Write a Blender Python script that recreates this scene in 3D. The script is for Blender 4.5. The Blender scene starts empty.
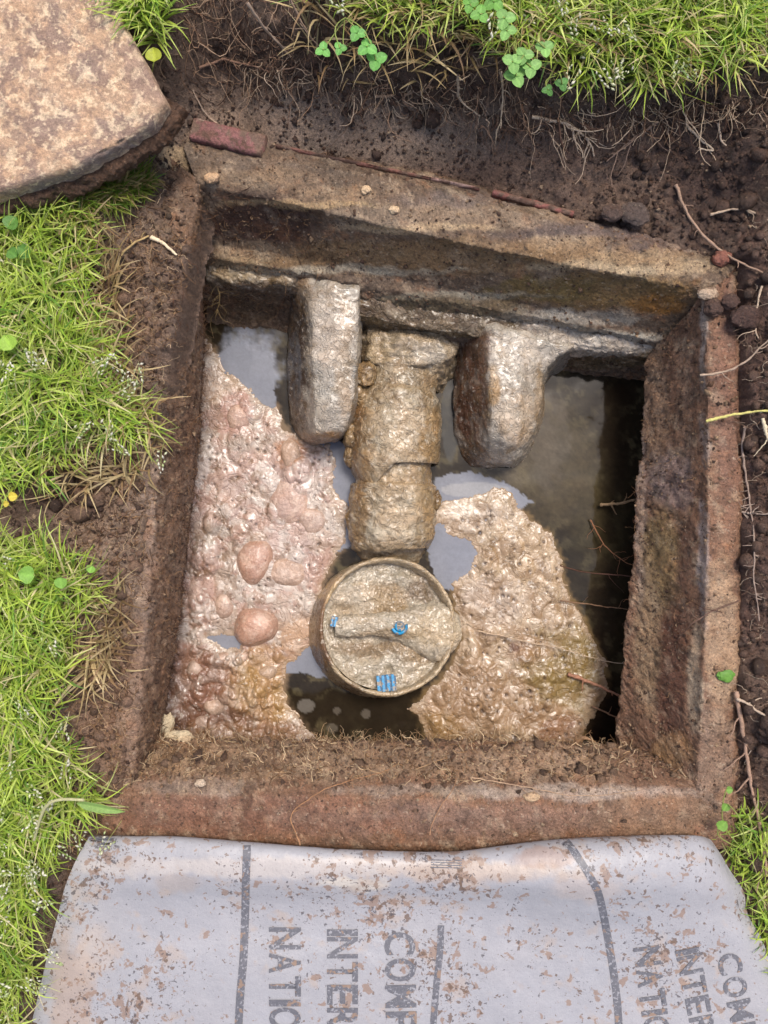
import bpy, bmesh, math
import numpy as np
from mathutils.bvhtree import BVHTree
from mathutils import Vector

# ------------------------------------------------------------------ camera, sky, sun, exposure
S = bpy.context.scene
C = S.collection
H = 0.738                                   # camera height over the chamber rim (metres)
cam = bpy.data.cameras.new('camera'); co = bpy.data.objects.new('camera', cam); C.objects.link(co)
cam.sensor_fit = 'HORIZONTAL'; cam.sensor_width = 36; cam.lens = 36 * H / 0.768
cam.clip_start = 0.02; cam.clip_end = 500
co.location = (0, 0, H); S.camera = co
SUN_EL, SUN_AZ = math.radians(66.5), math.radians(64)      # azimuth measured in the ground plane from +x
W = bpy.data.worlds.new('World'); S.world = W; W.use_nodes = True
wn = W.node_tree.nodes; wl = W.node_tree.links; wn.clear()
sky = wn.new('ShaderNodeTexSky'); sky.sky_type = 'NISHITA'; sky.sun_disc = False
sky.sun_elevation = SUN_EL; sky.sun_rotation = math.pi / 2 - SUN_AZ
sky.air_density = 1.0; sky.dust_density = 4.0; sky.ozone_density = 1.0
bgn = wn.new('ShaderNodeBackground'); bgn.inputs['Strength'].default_value = 0.15
wo = wn.new('ShaderNodeOutputWorld')
wl.new(sky.outputs[0], bgn.inputs[0]); wl.new(bgn.outputs[0], wo.inputs[0])
sl = bpy.data.lights.new('sun', 'SUN'); so = bpy.data.objects.new('sun', sl); C.objects.link(so)
sl.energy = 2.0; sl.angle = math.radians(18); sl.color = (1.0, 0.95, 0.88)
d = Vector((math.cos(SUN_AZ) * math.cos(SUN_EL), math.sin(SUN_AZ) * math.cos(SUN_EL), math.sin(SUN_EL)))
so.rotation_euler = d.to_track_quat('Z', 'Y').to_euler()
S.view_settings.view_transform = 'Standard'; S.view_settings.look = 'None'
S.view_settings.exposure = 0.43; S.view_settings.gamma = 1.0
S.cycles.max_bounces = 6; S.cycles.use_denoising = True
RS = np.random.RandomState(11)

# ------------------------------------------------------------------ numeric noise
_perm = np.random.RandomState(5).permutation(256); _perm = np.concatenate([_perm, _perm, _perm])
_g = np.random.RandomState(6).normal(size=(256, 3)); _g /= np.linalg.norm(_g, axis=1)[:, None]
def pn(p):
    p = np.asarray(p, float)
    i = np.floor(p).astype(np.int64); f = p - i; i &= 255
    u = f * f * f * (f * (f * 6 - 15) + 10)
    out = 0
    for a in (0, 1):
        for b in (0, 1):
            for c in (0, 1):
                h = _perm[_perm[_perm[(i[:, 0] + a) & 255] + ((i[:, 1] + b) & 255)] + ((i[:, 2] + c) & 255)]
                g = _g[h]
                dd = g[:, 0] * (f[:, 0] - a) + g[:, 1] * (f[:, 1] - b) + g[:, 2] * (f[:, 2] - c)
                w = (u[:, 0] if a else 1 - u[:, 0]) * (u[:, 1] if b else 1 - u[:, 1]) * (u[:, 2] if c else 1 - u[:, 2])
                out = out + w * dd
    return out * 1.6
def fbm(p, sc, octv=4, gain=.5, off=0.):
    p = np.asarray(p) * sc + off; s = 0; a = 1; n = 0
    for k in range(octv):
        s = s + a * pn(p + 17.3 * k); n += a; a *= gain; p = p * 2.03
    return s / n
def ridge(p, sc, octv=3, off=0.):
    p = np.asarray(p) * sc + off; s = 0; a = 1; n = 0
    for k in range(octv):
        s = s + a * (1 - np.abs(pn(p + 9.1 * k)) * 2); n += a; a *= .5; p = p * 2.1
    return s / n
def cells(x, y, sc, seed=0):
    """distance to the nearest of jittered points, and that point's random number"""
    X = x * sc; Y = y * sc; ix = np.floor(X).astype(np.int64); iy = np.floor(Y).astype(np.int64)
    best = np.full(X.shape, 9.0); rid = np.zeros(X.shape)
    r = np.random.RandomState(40 + seed).rand(256, 3)
    for a in (-1, 0, 1):
        for b in (-1, 0, 1):
            h = _perm[_perm[(ix + a) & 255] + ((iy + b) & 255)]
            dx = ix + a + r[h, 0] - X; dy = iy + b + r[h, 1] - Y
            dd = np.sqrt(dx * dx + dy * dy); m = dd < best
            best = np.where(m, dd, best); rid = np.where(m, r[h, 2], rid)
    return best, rid
def sst(a, b, x):
    t = np.clip((x - a) / (b - a), 0, 1); return t * t * (3 - 2 * t)
def lin(c):
    c = np.asarray(c, float) / 255.
    return np.where(c <= .04045, c / 12.92, ((c + .055) / 1.055) ** 2.4)
def P(px, py, z=0.):
    """place read off the photograph at height z -> metres"""
    k = (H - z) / H * .001
    return np.array([(px - 384) * k, (512 - py) * k, z])
def PX(V):
    k = H / (H - V[:, 2]) * 1000
    return 384 + V[:, 0] * k, 512 - V[:, 1] * k
def inside(x, y, poly):
    poly = np.asarray(poly, float); r = np.zeros(np.shape(x), bool); j = len(poly) - 1
    for i in range(len(poly)):
        xi, yi = poly[i]; xj, yj = poly[j]
        c = ((yi > y) != (yj > y)) & (x < (xj - xi) * (y - yi) / (yj - yi + 1e-12) + xi)
        r ^= c; j = i
    return r
def sdist(x, y, poly):
    """signed distance, negative inside"""
    poly = np.asarray(poly, float); best = np.full(np.shape(x), 1e9); n = len(poly)
    for i in range(n):
        a = poly[i]; b = poly[(i + 1) % n]; ab = b - a
        t = np.clip(((x - a[0]) * ab[0] + (y - a[1]) * ab[1]) / (ab @ ab + 1e-12), 0, 1)
        best = np.minimum(best, np.hypot(x - a[0] - t * ab[0], y - a[1] - t * ab[1]))
    return np.where(inside(x, y, poly), -best, best)

# ------------------------------------------------------------------ mesh helpers
def mesh(name, V, F, mat, col=None, smooth=True):
    """V (n,3); F (m,3) or (m,4) or list of such arrays"""
    Fs = F if isinstance(F, list) else [F]
    Fs = [f for f in Fs if len(f)]
    me = bpy.data.meshes.new(name)
    me.vertices.add(len(V)); me.vertices.foreach_set('co', np.asarray(V, np.float32).ravel())
    loops = np.concatenate([f.ravel() for f in Fs]).astype(np.int32)
    tot = np.concatenate([np.full(len(f), f.shape[1]) for f in Fs]).astype(np.int32)
    st = np.concatenate([[0], np.cumsum(tot)[:-1]]).astype(np.int32)
    me.loops.add(len(loops)); me.loops.foreach_set('vertex_index', loops)
    me.polygons.add(len(tot)); me.polygons.foreach_set('loop_start', st); me.polygons.foreach_set('loop_total', tot)
    me.polygons.foreach_set('use_smooth', np.full(len(tot), smooth))
    me.update(calc_edges=True)
    if col is not None:
        at = me.color_attributes.new('Col', 'FLOAT_COLOR', 'POINT')
        c = np.ones((len(V), 4), np.float32); c[:, :3] = col; at.data.foreach_set('color', c.ravel())
    if mat: me.materials.append(mat)
    return me
def link(name, me, parent=None, loc=None):
    o = bpy.data.objects.new(name, me); C.objects.link(o)
    if parent: o.parent = parent
    if loc is not None: o.location = loc
    return o
def tag(o, label=None, cat=None, group=None, kind=None):
    if label: o['label'] = label
    if cat: o['category'] = cat
    if group: o['group'] = group
    if kind: o['kind'] = kind
    return o
def empty(name, loc=(0, 0, 0), label=None, cat=None, group=None):
    o = bpy.data.objects.new(name, None); o.empty_display_size = .02; C.objects.link(o); o.location = loc
    return tag(o, label, cat, group)
def gridF(nr, nc, close=False):
    a = np.arange(nr * nc).reshape(nr, nc)
    b = np.concatenate([a, a[:, :1]], 1) if close else a
    return np.stack([b[:-1, :-1], b[1:, :-1], b[1:, 1:], b[:-1, 1:]], -1).reshape(-1, 4)
def gnormal(G, close=False):
    if close:
        du = np.roll(G, -1, 1) - np.roll(G, 1, 1)
    else:
        du = np.gradient(G, axis=1)
    dv = np.gradient(G, axis=0)
    n = np.cross(dv, du); n /= (np.linalg.norm(n, axis=2, keepdims=True) + 1e-12)
    return n
def cr(Pt, n, lin_=False):
    """catmull-rom through axis 0 of Pt, n samples spaced evenly in arc length"""
    Pt = np.asarray(Pt, float); m = len(Pt)
    seg = np.linalg.norm(np.diff(Pt, axis=0), axis=-1)
    seg = seg.mean(axis=tuple(range(1, seg.ndim))) if seg.ndim > 1 else seg
    cum = np.concatenate([[0], np.cumsum(seg)]); s = np.linspace(0, cum[-1], n)
    k = np.clip(np.searchsorted(cum, s, side='right') - 1, 0, m - 2)
    t = (s - cum[k]) / (cum[k + 1] - cum[k] + 1e-12)
    t = t.reshape((-1,) + (1,) * (Pt.ndim - 1))
    p0 = Pt[np.clip(k - 1, 0, m - 1)]; p1 = Pt[k]; p2 = Pt[k + 1]; p3 = Pt[np.clip(k + 2, 0, m - 1)]
    if lin_: return p1 * (1 - t) + p2 * t
    ten = .5
    return p1 + t * ten * (p2 - p0) + t * t * (p0 * 2 * ten + p1 * (ten - 3) + p2 * (3 - 2 * ten) - ten * p3) + t ** 3 * (-ten * p0 + (2 - ten) * p1 + (ten - 2) * p2 + ten * p3)
def loft(rows, nr, nc, lu=False, lv=False):
    """rows: list of lists of (px,py,z) -> grid (nr,nc,3)"""
    A = np.array([[P(*q) for q in r] for r in rows])
    A = np.swapaxes(cr(np.swapaxes(A, 0, 1), nc, lu), 0, 1)
    return cr(A, nr, lv)
def displace(G, fn, close=False, flip=False):
    n = gnormal(G, close)
    if flip: n = -n
    d_ = fn(G.reshape(-1, 3)).reshape(G.shape[:2])
    return G + n * d_[..., None]
def stain_and_shade(V, base, spots, var=.12, sc=60, hue=.04, sharp=(.6, 1.15), pat=(), tone=(1, 1, 1), wobk=1.):
    """base colour of the stuff, ragged patches, spots of stain, painted shade or reflection (px,py,rx,ry,colour,weight) with uneven edges, and dirt variation"""
    x, y = PX(V); col = np.tile(lin(base), (len(V), 1)) if np.ndim(base[0]) == 0 else np.array(base)
    if wobk == 1: x = x + 9 * fbm(V, 22, 4, .6, 5.); y = y + 9 * fbm(V, 22, 4, .6, 15.)
    wob = fbm(V, 45, 4) * wobk; wob2 = fbm(V, 150, 3, off=31.) * wobk
    def spot(col, k):
        for (sx, sy, rx, ry, c, w) in spots:
            dd = np.sqrt(((x - sx) / rx) ** 2 + ((y - sy) / ry) ** 2) + wob * .45 + wob2 * .25
            a = (1 - sst(*sharp, dd))[:, None] * w * k
            col = col * (1 - a) + lin(c) * a
        return col
    col = spot(col, 1.)
    if len(pat):
        for i, (c, psc, lo, hi, w) in enumerate(pat):
            a = sst(lo, hi, fbm(V, psc, 5, .6, 71. + 13 * i))[:, None] * w
            col = col * (1 - a) + lin(c) * a
        col = spot(col, .5)
    v = np.exp(var * 2.2 * fbm(V, sc, 5, .6, 3.)) * np.exp(var * 1.8 * fbm(V, sc * 6, 3, .7, 8.))
    h = fbm(V, sc * .6, 3, off=55.) * hue * 2
    col = col * v[:, None] * np.stack([1 + h, np.ones(len(V)), 1 - h], 1) * np.array(tone)
    return np.clip(col, .003, .85)
def tubes(paths, rad, col, K=3):
    """paths (N,L,3), rad (N,L), col (N,3) -> V,F,C"""
    N, L, _ = paths.shape
    t = np.gradient(paths, axis=1); t /= np.linalg.norm(t, axis=2, keepdims=True) + 1e-9
    up = np.where(np.abs(t[..., 2:3]) > .8, np.array([1., 0, 0]), np.array([0, 0, 1.]))
    a = np.cross(t, up); a /= np.linalg.norm(a, axis=2, keepdims=True) + 1e-9
    b = np.cross(t, a)
    an = np.arange(K) / K * 2 * np.pi
    V = paths[:, :, None] + rad[:, :, None, None] * (a[:, :, None] * np.cos(an)[:, None] + b[:, :, None] * np.sin(an)[:, None])
    idx = np.arange(N * L * K).reshape(N, L, K); nx = np.roll(idx, -1, 2)
    F = np.stack([idx[:, :-1], nx[:, :-1], nx[:, 1:], idx[:, 1:]], -1).reshape(-1, 4)
    Cc = np.repeat(col[:, None], L * K, 1).reshape(-1, 3)
    return V.reshape(-1, 3), F, Cc
def merge(parts):
    Vs, Fq, Cs, o = [], {}, [], 0
    for V, F, c in parts:
        for f in (F if isinstance(F, list) else [F]):
            Fq.setdefault(f.shape[1], []).append(f + o)
        Vs.append(V); Cs.append(c); o += len(V)
    return np.concatenate(Vs), [np.concatenate(f) for f in Fq.values()], np.concatenate(Cs)
OCT = np.array([[1, 0, 0], [-1, 0, 0], [0, 1, 0], [0, -1, 0], [0, 0, 1], [0, 0, -1]], float)
OCF = np.array([[0, 2, 4], [2, 1, 4], [1, 3, 4], [3, 0, 4], [2, 0, 5], [1, 2, 5], [3, 1, 5], [0, 3, 5]])
def lumps(pos, size, col, rs, stretch=None):
    """many small irregular crumbs"""
    N = len(pos); q = rs.normal(size=(N, 3, 3)); q, _ = np.linalg.qr(q)
    s = size[:, None] * (rs.uniform(.55, 1.2, (N, 3)) if stretch is None else stretch)
    V = OCT[None] * (1 + rs.uniform(-.3, .3, (N, 6, 1)))
    V = np.einsum('nij,njk->nik', V * s[:, None], q) + pos[:, None]
    F = (OCF[None] + (np.arange(N) * 6)[:, None, None]).reshape(-1, 3)
    return V.reshape(-1, 3), F, np.repeat(col[:, None], 6, 1).reshape(-1, 3)

# ------------------------------------------------------------------ materials
def mat(name, rough=(.35, .7), bump=(), spec=.5, var=.25, fleck=None, coat=0., trans=0., sc=400, rsc=70., patchy=0.):
    m = bpy.data.materials.new(name); m.use_nodes = True; nt = m.node_tree; N = nt.nodes; L = nt.links
    b = N['Principled BSDF']; tc = N.new('ShaderNodeTexCoord'); at = N.new('ShaderNodeAttribute'); at.attribute_name = 'Col'
    def noise(scale, det=5, rg=.6, dist=0.):
        n = N.new('ShaderNodeTexNoise'); n.inputs['Scale'].default_value = scale; n.inputs['Detail'].default_value = det
        n.inputs['Roughness'].default_value = rg; n.inputs['Distortion'].default_value = dist
        L.new(tc.outputs['Object'], n.inputs['Vector']); return n
    def mr(src, a, b_, c, d_):
        r = N.new('ShaderNodeMapRange'); L.new(src, r.inputs[0])
        for k, v in enumerate((a, b_, c, d_)): r.inputs[k + 1].default_value = v
        return r
    n = noise(sc, 6, .7); r = mr(n.outputs[0], .3, .7, 1 - var, 1 + var)
    mx = N.new('ShaderNodeMix'); mx.data_type = 'RGBA'; mx.blend_type = 'MULTIPLY'; mx.inputs[0].default_value = 1
    L.new(at.outputs['Color'], mx.inputs[6]); L.new(r.outputs[0], mx.inputs[7]); out = mx.outputs[2]
    n_b = noise(sc * 3, 4, .75); r_b = mr(n_b.outputs[0], .32, .68, 1 - var * .9, 1 + var * 1.1)
    mb = N.new('ShaderNodeMix'); mb.data_type = 'RGBA'; mb.blend_type = 'MULTIPLY'; mb.inputs[0].default_value = 1
    L.new(out, mb.inputs[6]); L.new(r_b.outputs[0], mb.inputs[7]); out = mb.outputs[2]
    if fleck:
        for (c, scale, lo, hi, w) in fleck:
            f = noise(scale, 3, .6, .3); fo = f.outputs[0]
            if patchy:
                g = noise(9, 3, .6, .5); gr = mr(g.outputs[0], .35, .65, -patchy, patchy * .6); ad = N.new('ShaderNodeMath'); ad.operation = 'ADD'; L.new(fo, ad.inputs[0]); L.new(gr.outputs[0], ad.inputs[1]); fo = ad.outputs[0]
            fr = mr(fo, lo, hi, 0, w)
            m2 = N.new('ShaderNodeMix'); m2.data_type = 'RGBA'; L.new(fr.outputs[0], m2.inputs[0]); L.new(out, m2.inputs[6])
            m2.inputs[7].default_value = (*lin(c), 1); out = m2.outputs[2]
    L.new(out, b.inputs['Base Color'])
    rn = noise(rsc, 4, .6); rr = mr(rn.outputs[0], .35, .65, rough[0], rough[1]); L.new(rr.outputs[0], b.inputs['Roughness'])
    b.inputs['Specular IOR Level'].default_value = spec
    b.inputs['Coat Weight'].default_value = coat; b.inputs['Coat Roughness'].default_value = .18
    last = None
    for (kind, scale, dist, det) in bump:
        if kind == 'n': h = noise(scale, det, .65).outputs[0]
        elif kind == 'w':        # wormy wrinkles: ridges of a warped noise
            q = noise(scale, det, .5, 1.2)
            s1 = N.new('ShaderNodeMath'); s1.operation = 'SUBTRACT'; L.new(q.outputs[0], s1.inputs[0]); s1.inputs[1].default_value = .5
            s2 = N.new('ShaderNodeMath'); s2.operation = 'ABSOLUTE'; L.new(s1.outputs[0], s2.inputs[0])
            s3 = mr(s2.outputs[0], 0, .09, 0, 1); h = s3.outputs[0]
        else:
            q = N.new('ShaderNodeTexVoronoi'); q.inputs['Scale'].default_value = scale; L.new(tc.outputs['Object'], q.inputs['Vector']); h = q.outputs['Distance']
        bp = N.new('ShaderNodeBump'); bp.inputs['Distance'].default_value = dist; bp.inputs['Strength'].default_value = 1
        L.new(h, bp.inputs['Height'])
        if last: L.new(last.outputs[0], bp.inputs['Normal'])
        last = bp
    if last: L.new(last.outputs[0], b.inputs['Normal'])
    if trans:
        tr = N.new('ShaderNodeBsdfTranslucent'); L.new(out, tr.inputs[0]); ms = N.new('ShaderNodeMixShader'); ms.inputs[0].default_value = trans
        o = N['Material Output']; L.new(b.outputs[0], ms.inputs[1]); L.new(tr.outputs[0], ms.inputs[2]); L.new(ms.outputs[0], o.inputs[0])
    return m
M = {}
M['soil'] = mat('damp_soil', (.32, .75), (('n', 330, .004, 8), ('n', 1200, .0014, 5)), .45, .42, [((168, 140, 112), 210, .64, .70, .5), ((38, 27, 22), 300, .60, .68, .75)], rsc=90)
M['rim'] = mat('wet_concrete', (.26, .62), (('n', 330, .0030, 8), ('n', 1300, .0011, 5)), .5, .42, [((204, 182, 156), 230, .63, .70, .5), ((48, 34, 26), 260, .60, .68, .7)], rsc=110)
M['mud'] = mat('slimy_mud', (.2, .48), (('w', 110, .0008, 4), ('n', 300, .0005, 3)), .6, .14, [((96, 74, 50), 170, .60, .68, .5), ((214, 202, 184), 200, .60, .68, .5)], coat=.35, rsc=140)
M['pipe'] = mat('mud_on_pipe', (.2, .48), (('w', 90, .0009, 4), ('n', 320, .0008, 4)), .6, .18, [((206, 192, 170), 150, .60, .67, .5), ((96, 78, 54), 160, .58, .68, .6)], coat=.35, rsc=140)
M['scum'] = mat('greasy_scum', (.2, .46), (('w', 60, .0007, 4), ('n', 380, .0004, 4)), .6, .1, [((216, 204, 190), 130, .60, .66, .45), ((58, 42, 32), 330, .67, .71, .85)], coat=.35, rsc=140)
M['bubble'] = mat('scum_bubble', (.22, .4), (('n', 240, .0016, 5),), .55, .18, [((206, 184, 166), 200, .58, .66, .5), ((90, 60, 44), 330, .67, .72, .7)], coat=.2)
M['grass'] = mat('grass_blade', (.35, .55), (), .4, .12, trans=.4)
M['leaf'] = mat('leaf', (.4, .6), (('n', 500, .0006, 3),), .4, .15, trans=.25)
M['root'] = mat('dry_root', (.6, .85), (('n', 900, .0006, 3),), .3, .25)
M['slab'] = mat('weathered_concrete', (.5, .8), (('n', 300, .0022, 8), ('n', 1100, .0009, 4)), .4, .3, [((238, 212, 176), 200, .58, .66, .6), ((120, 98, 86), 150, .58, .66, .5)])
M['brick'] = mat('red_brick', (.5, .8), (('n', 500, .0016, 6),), .4, .38, [((170, 140, 124), 260, .62, .70, .5), ((88, 64, 52), 120, .54, .62, .85)])
M['sheet'] = mat('plastic_membrane', (.38, .5), (('n', 45, .0014, 4), ('n', 700, .0002, 2)), .5, .05, [((164, 146, 132), 40, .56, .66, .5), ((134, 108, 90), 85, .585, .62, .75), ((98, 76, 60), 150, .615, .64, .8), ((78, 72, 74), 210, .63, .66, .8), ((88, 82, 84), 420, .64, .68, .6)], patchy=.09)
M['ink'] = mat('worn_grey_ink', (.45, .6), (), .4, .22, [((170, 168, 172), 330, .56, .62, .55), ((140, 116, 98), 110, .59, .62, .85)])
M['blue'] = mat('blue_plastic', (.25, .4), (('n', 500, .0004, 2),), .5, .2, [((140, 122, 98), 160, .54, .60, .9)])
M['stone'] = mat('small_stone', (.5, .8), (('n', 500, .0016, 6),), .4, .35, [((110, 86, 68), 170, .52, .60, .8)])
M['pale'] = mat('pale_foam', (.5, .7), (('n', 350, .004, 6),), .4, .2)
def watermat():
    m = mat('murky_water', (.05, .09), (('n', 14, .0012, 2),), .5, .06, coat=.0, sc=120)
    m.node_tree.nodes['Principled BSDF'].inputs['IOR'].default_value = 1.33
    return m
M['water'] = watermat()

# ------------------------------------------------------------------ ground
WZ = -.173                                   # water level
HOLE = [(196, 172), (206, 146), (400, 168), (560, 215), (742, 262), (746, 500), (738, 850), (500, 858), (116, 850), (132, 640), (152, 460), (182, 300), (194, 215)]
HOLEW = np.array([P(*q)[:2] for q in HOLE])
TURF = [(-400, -300, .1), (0, -300, .1), (384, -300, .105), (900, -300, .1), (150, -60, .08), (250, -60, .08), (384, -50, .085), (520, -50, .085), (680, -50, .085), (860, -50, .08),
        (230, 0, .065), (230, 45, .03), (200, 80, .014), (250, 95, .005), (330, 20, .075), (420, 25, .078), (520, 35, .08), (620, 45, .08), (720, 35, .08), (800, 40, .08),
        (340, 58, .045), (420, 62, .05), (500, 86, .052), (600, 88, .052), (690, 78, .055), (770, 88, .06), (330, 95, .010), (420, 110, .01), (500, 130, .012), (600, 150, .012), (690, 140, .02), (760, 150, .045),
        (270, 125, .0), (400, 150, -.004), (560, 195, -.006), (660, 220, -.004), (180, 125, .004), (170, 60, .05), (155, 20, .07),
        (735, 200, .01), (775, 230, .035), (760, 300, .012), (780, 400, .03), (758, 500, .002), (790, 520, .035), (758, 640, .0), (790, 700, .035), (756, 780, .0), (790, 800, .03), (752, 860, .0), (790, 900, .02), (900, 300, .06), (900, 700, .05), (900, 1000, .05),
        (80, 60, .045), (0, 100, .055), (-100, 50, .06), (60, 190, .045), (120, 160, .02), (160, 150, .004), (0, 250, .045), (55, 300, .04), (95, 330, .02), (75, 400, .035), (120, 300, .003), (110, 420, .012), (145, 455, .0), (100, 470, .004), (50, 482, .008), (0, 500, .02), (50, 520, .006),
        (0, 570, .045), (60, 600, .035), (100, 620, .004), (50, 690, .028), (80, 700, .004), (0, 760, .045), (60, 780, .03), (95, 770, .003), (105, 810, -.004), (0, 900, .04), (50, 860, .02), (40, 1000, .015), (0, 1050, .04), (-100, 400, .05), (-100, 800, .05), (-100, 1100, .05),
        (250, 880, -.004), (500, 880, -.004), (700, 880, .0), (300, 1050, .0), (600, 1050, .0), (760, 1000, .006), (790, 1060, .012), (384, 1250, .01), (750, 1200, .02), (100, 1200, .02), (120, 600, .007), (122, 750, .004), (110, 540, .006), (150, 420, .009), (164, 330, .009), (178, 260, .008), (145, 520, .008), (132, 680, .007), (122, 780, .006), (745, 420, .008), (745, 600, .008), (742, 740, .006)]
TA = np.array([P(*q) for q in TURF])
def tps_fit(A):
    n = len(A); r = np.linalg.norm(A[:, None, :2] - A[None, :, :2], axis=2)
    K = np.where(r > 0, r * r * np.log(r + 1e-12), 0) + np.eye(n) * 2e-4
    Q = np.concatenate([np.ones((n, 1)), A[:, :2]], 1)
    Mx = np.block([[K, Q], [Q.T, np.zeros((3, 3))]])
    return np.linalg.solve(Mx, np.concatenate([A[:, 2], [0, 0, 0]]))
TW = tps_fit(TA)
def ground0(x, y):
    n = len(TA); s = TW[n] + TW[n + 1] * x + TW[n + 2] * y
    for i in range(n):
        r2 = (x - TA[i, 0]) ** 2 + (y - TA[i, 1]) ** 2 + 1e-14
        s = s + TW[i] * r2 * np.log(r2) * .5
    far = sst(.55, .95, np.maximum(np.abs(x), np.abs(y) * .8))
    s = np.clip(s, -.03, .125)
    return s * (1 - far) + .06 * far
# pocked, crumbly soil; smoother where a spade sliced it behind the rim
def ground_z(x, y):
    z = ground0(x, y); p = np.stack([x, y, np.zeros_like(x)], -1)
    far = sst(.7, 1.0, np.maximum(np.abs(x), np.abs(y) * .8))
    px = 384 + x * 1000; py = 512 - y * 1000
    smooth = np.clip(1.2 - (((px - 400) / 260) ** 2 + ((py - 135) / 48) ** 2), 0, 1)
    rough = 1 - .75 * sst(.0, .6, smooth)
    right = sst(690, 760, px)
    d1, i1 = cells(x + .004 * pn(p * 90), y + .004 * pn(p * 90 + 9), 75, 1)
    d2, i2 = cells(x, y, 190, 2)
    clod = (.6 - np.clip(d1, 0, .6)) * (.004 + .006 * right) * (.3 + i1) + (.6 - np.clip(d2, 0, .6)) * .003 * i2
    z = z + rough * (clod + .006 * fbm(p, 28, 3) + .0022 * fbm(p, 120, 4, .6)) + .002 * fbm(p, 14, 3)
    z = z - .0035 * rough * sst(.25, .6, ridge(p, 45, 2, 12.))
    return np.where(far > 0, z * (1 - far) + (.06 + .03 * fbm(p, .3, 3)) * far, z)
def axis(lo, hi, step, end):
    a = list(np.arange(lo, hi, step)); s = step; v = a[-1]
    while v < end: s *= 1.35; v += s; a.append(v)
    s = step; v = a[0]
    while v > -end: s *= 1.35; v -= s; a.insert(0, v)
    return np.array(a)
gx = axis(-.45, .45, .0016, 120); gy = axis(-.56, .56, .0016, 120)
X, Y = np.meshgrid(gx, gy)
xf, yf = X.ravel(), Y.ravel()
Z = ground_z(xf, yf)
sd = sdist(xf, yf, HOLEW) + .004 * fbm(np.stack([xf, yf, 0 * xf], 1), 60, 3)
Z = Z - sst(0, .010, -sd) * .035
GV = np.stack([xf, yf, Z], 1)
F = gridF(len(gy), len(gx))[:, ::-1]
keep = ~(sd[F].max(1) < -.010)
F = F[keep]
SOIL_AND_SHADE_SPOTS = [(360, 128, 230, 44, (126, 104, 88), .95), (300, 50, 130, 26, (76, 56, 44), .8), (460, 86, 120, 22, (76, 56, 45), .8), (620, 130, 150, 45, (90, 68, 56), .9), (560, 180, 150, 28, (104, 80, 66), .6),  # dark spots below the turf edge: overhang shade painted into the soil
             (715, 170, 60, 80, (66, 46, 38), .9), (752, 330, 26, 120, (84, 60, 50), .9), (756, 520, 26, 200, (86, 62, 52), .9), (756, 760, 26, 120, (96, 72, 58), .9),
             (130, 260, 45, 120, (120, 96, 78), .8), (120, 430, 60, 90, (128, 105, 88), .8), (110, 580, 60, 140, (126, 102, 84), .9), (120, 740, 45, 90, (128, 98, 78), .9), (90, 290, 25, 60, (78, 56, 44), .8),
             (176, 160, 22, 18, (176, 146, 112), .8), (55, 480, 50, 28, (74, 54, 44), .8), (148, 470, 12, 28, (150, 130, 118), .6), (150, 600, 10, 60, (150, 126, 112), .5)]
gc = stain_and_shade(GV, (96, 75, 62), SOIL_AND_SHADE_SPOTS, .22, 50, .04, tone=(1.26, 1.33, 1.36))
farm = sst(.75, 1.2, np.maximum(np.abs(xf), np.abs(yf)))[:, None]
gc = gc * (1 - farm) + lin((96, 118, 44)) * farm * (1 + .3 * fbm(GV, 3, 4)[:, None])
used = np.zeros(len(GV), bool); used[F.ravel()] = True; re = np.cumsum(used) - 1
link('ground', mesh('ground', GV[used], re[F], M['soil'], gc[used]))['kind'] = 'structure'
def gz(x, y): return ground_z(np.atleast_1d(np.asarray(x, float)), np.atleast_1d(np.asarray(y, float)))

# ------------------------------------------------------------------ the brick and concrete chamber
chamber = empty('drain_chamber', (0, 0, -.3), 'square mud-caked concrete drain chamber open in the ground with scum-covered water', 'drain chamber')
chamber_inv = Vector((0, 0, .3))
def cpart(name, V, F, m, col):
    o = link(name, mesh(name, V, F, m, col), chamber); o.location = chamber_inv; return o
def nfn(a=.004, b=.0018, c=0.):
    return lambda p: a * fbm(p, 22, 6, .62) + b * .7 * fbm(p, 130, 4, .7) + .0022 * sst(.2, .5, fbm(p, 105, 3, .6, 4.)) - c * sst(.35, .8, fbm(p, 50, 4, .6, 21.))
surf = {}
WP = [((172, 146, 120), 55, .10, .28, .5), ((72, 50, 38), 75, .14, .32, .6), ((150, 100, 66), 40, .15, .35, .4)]
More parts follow.
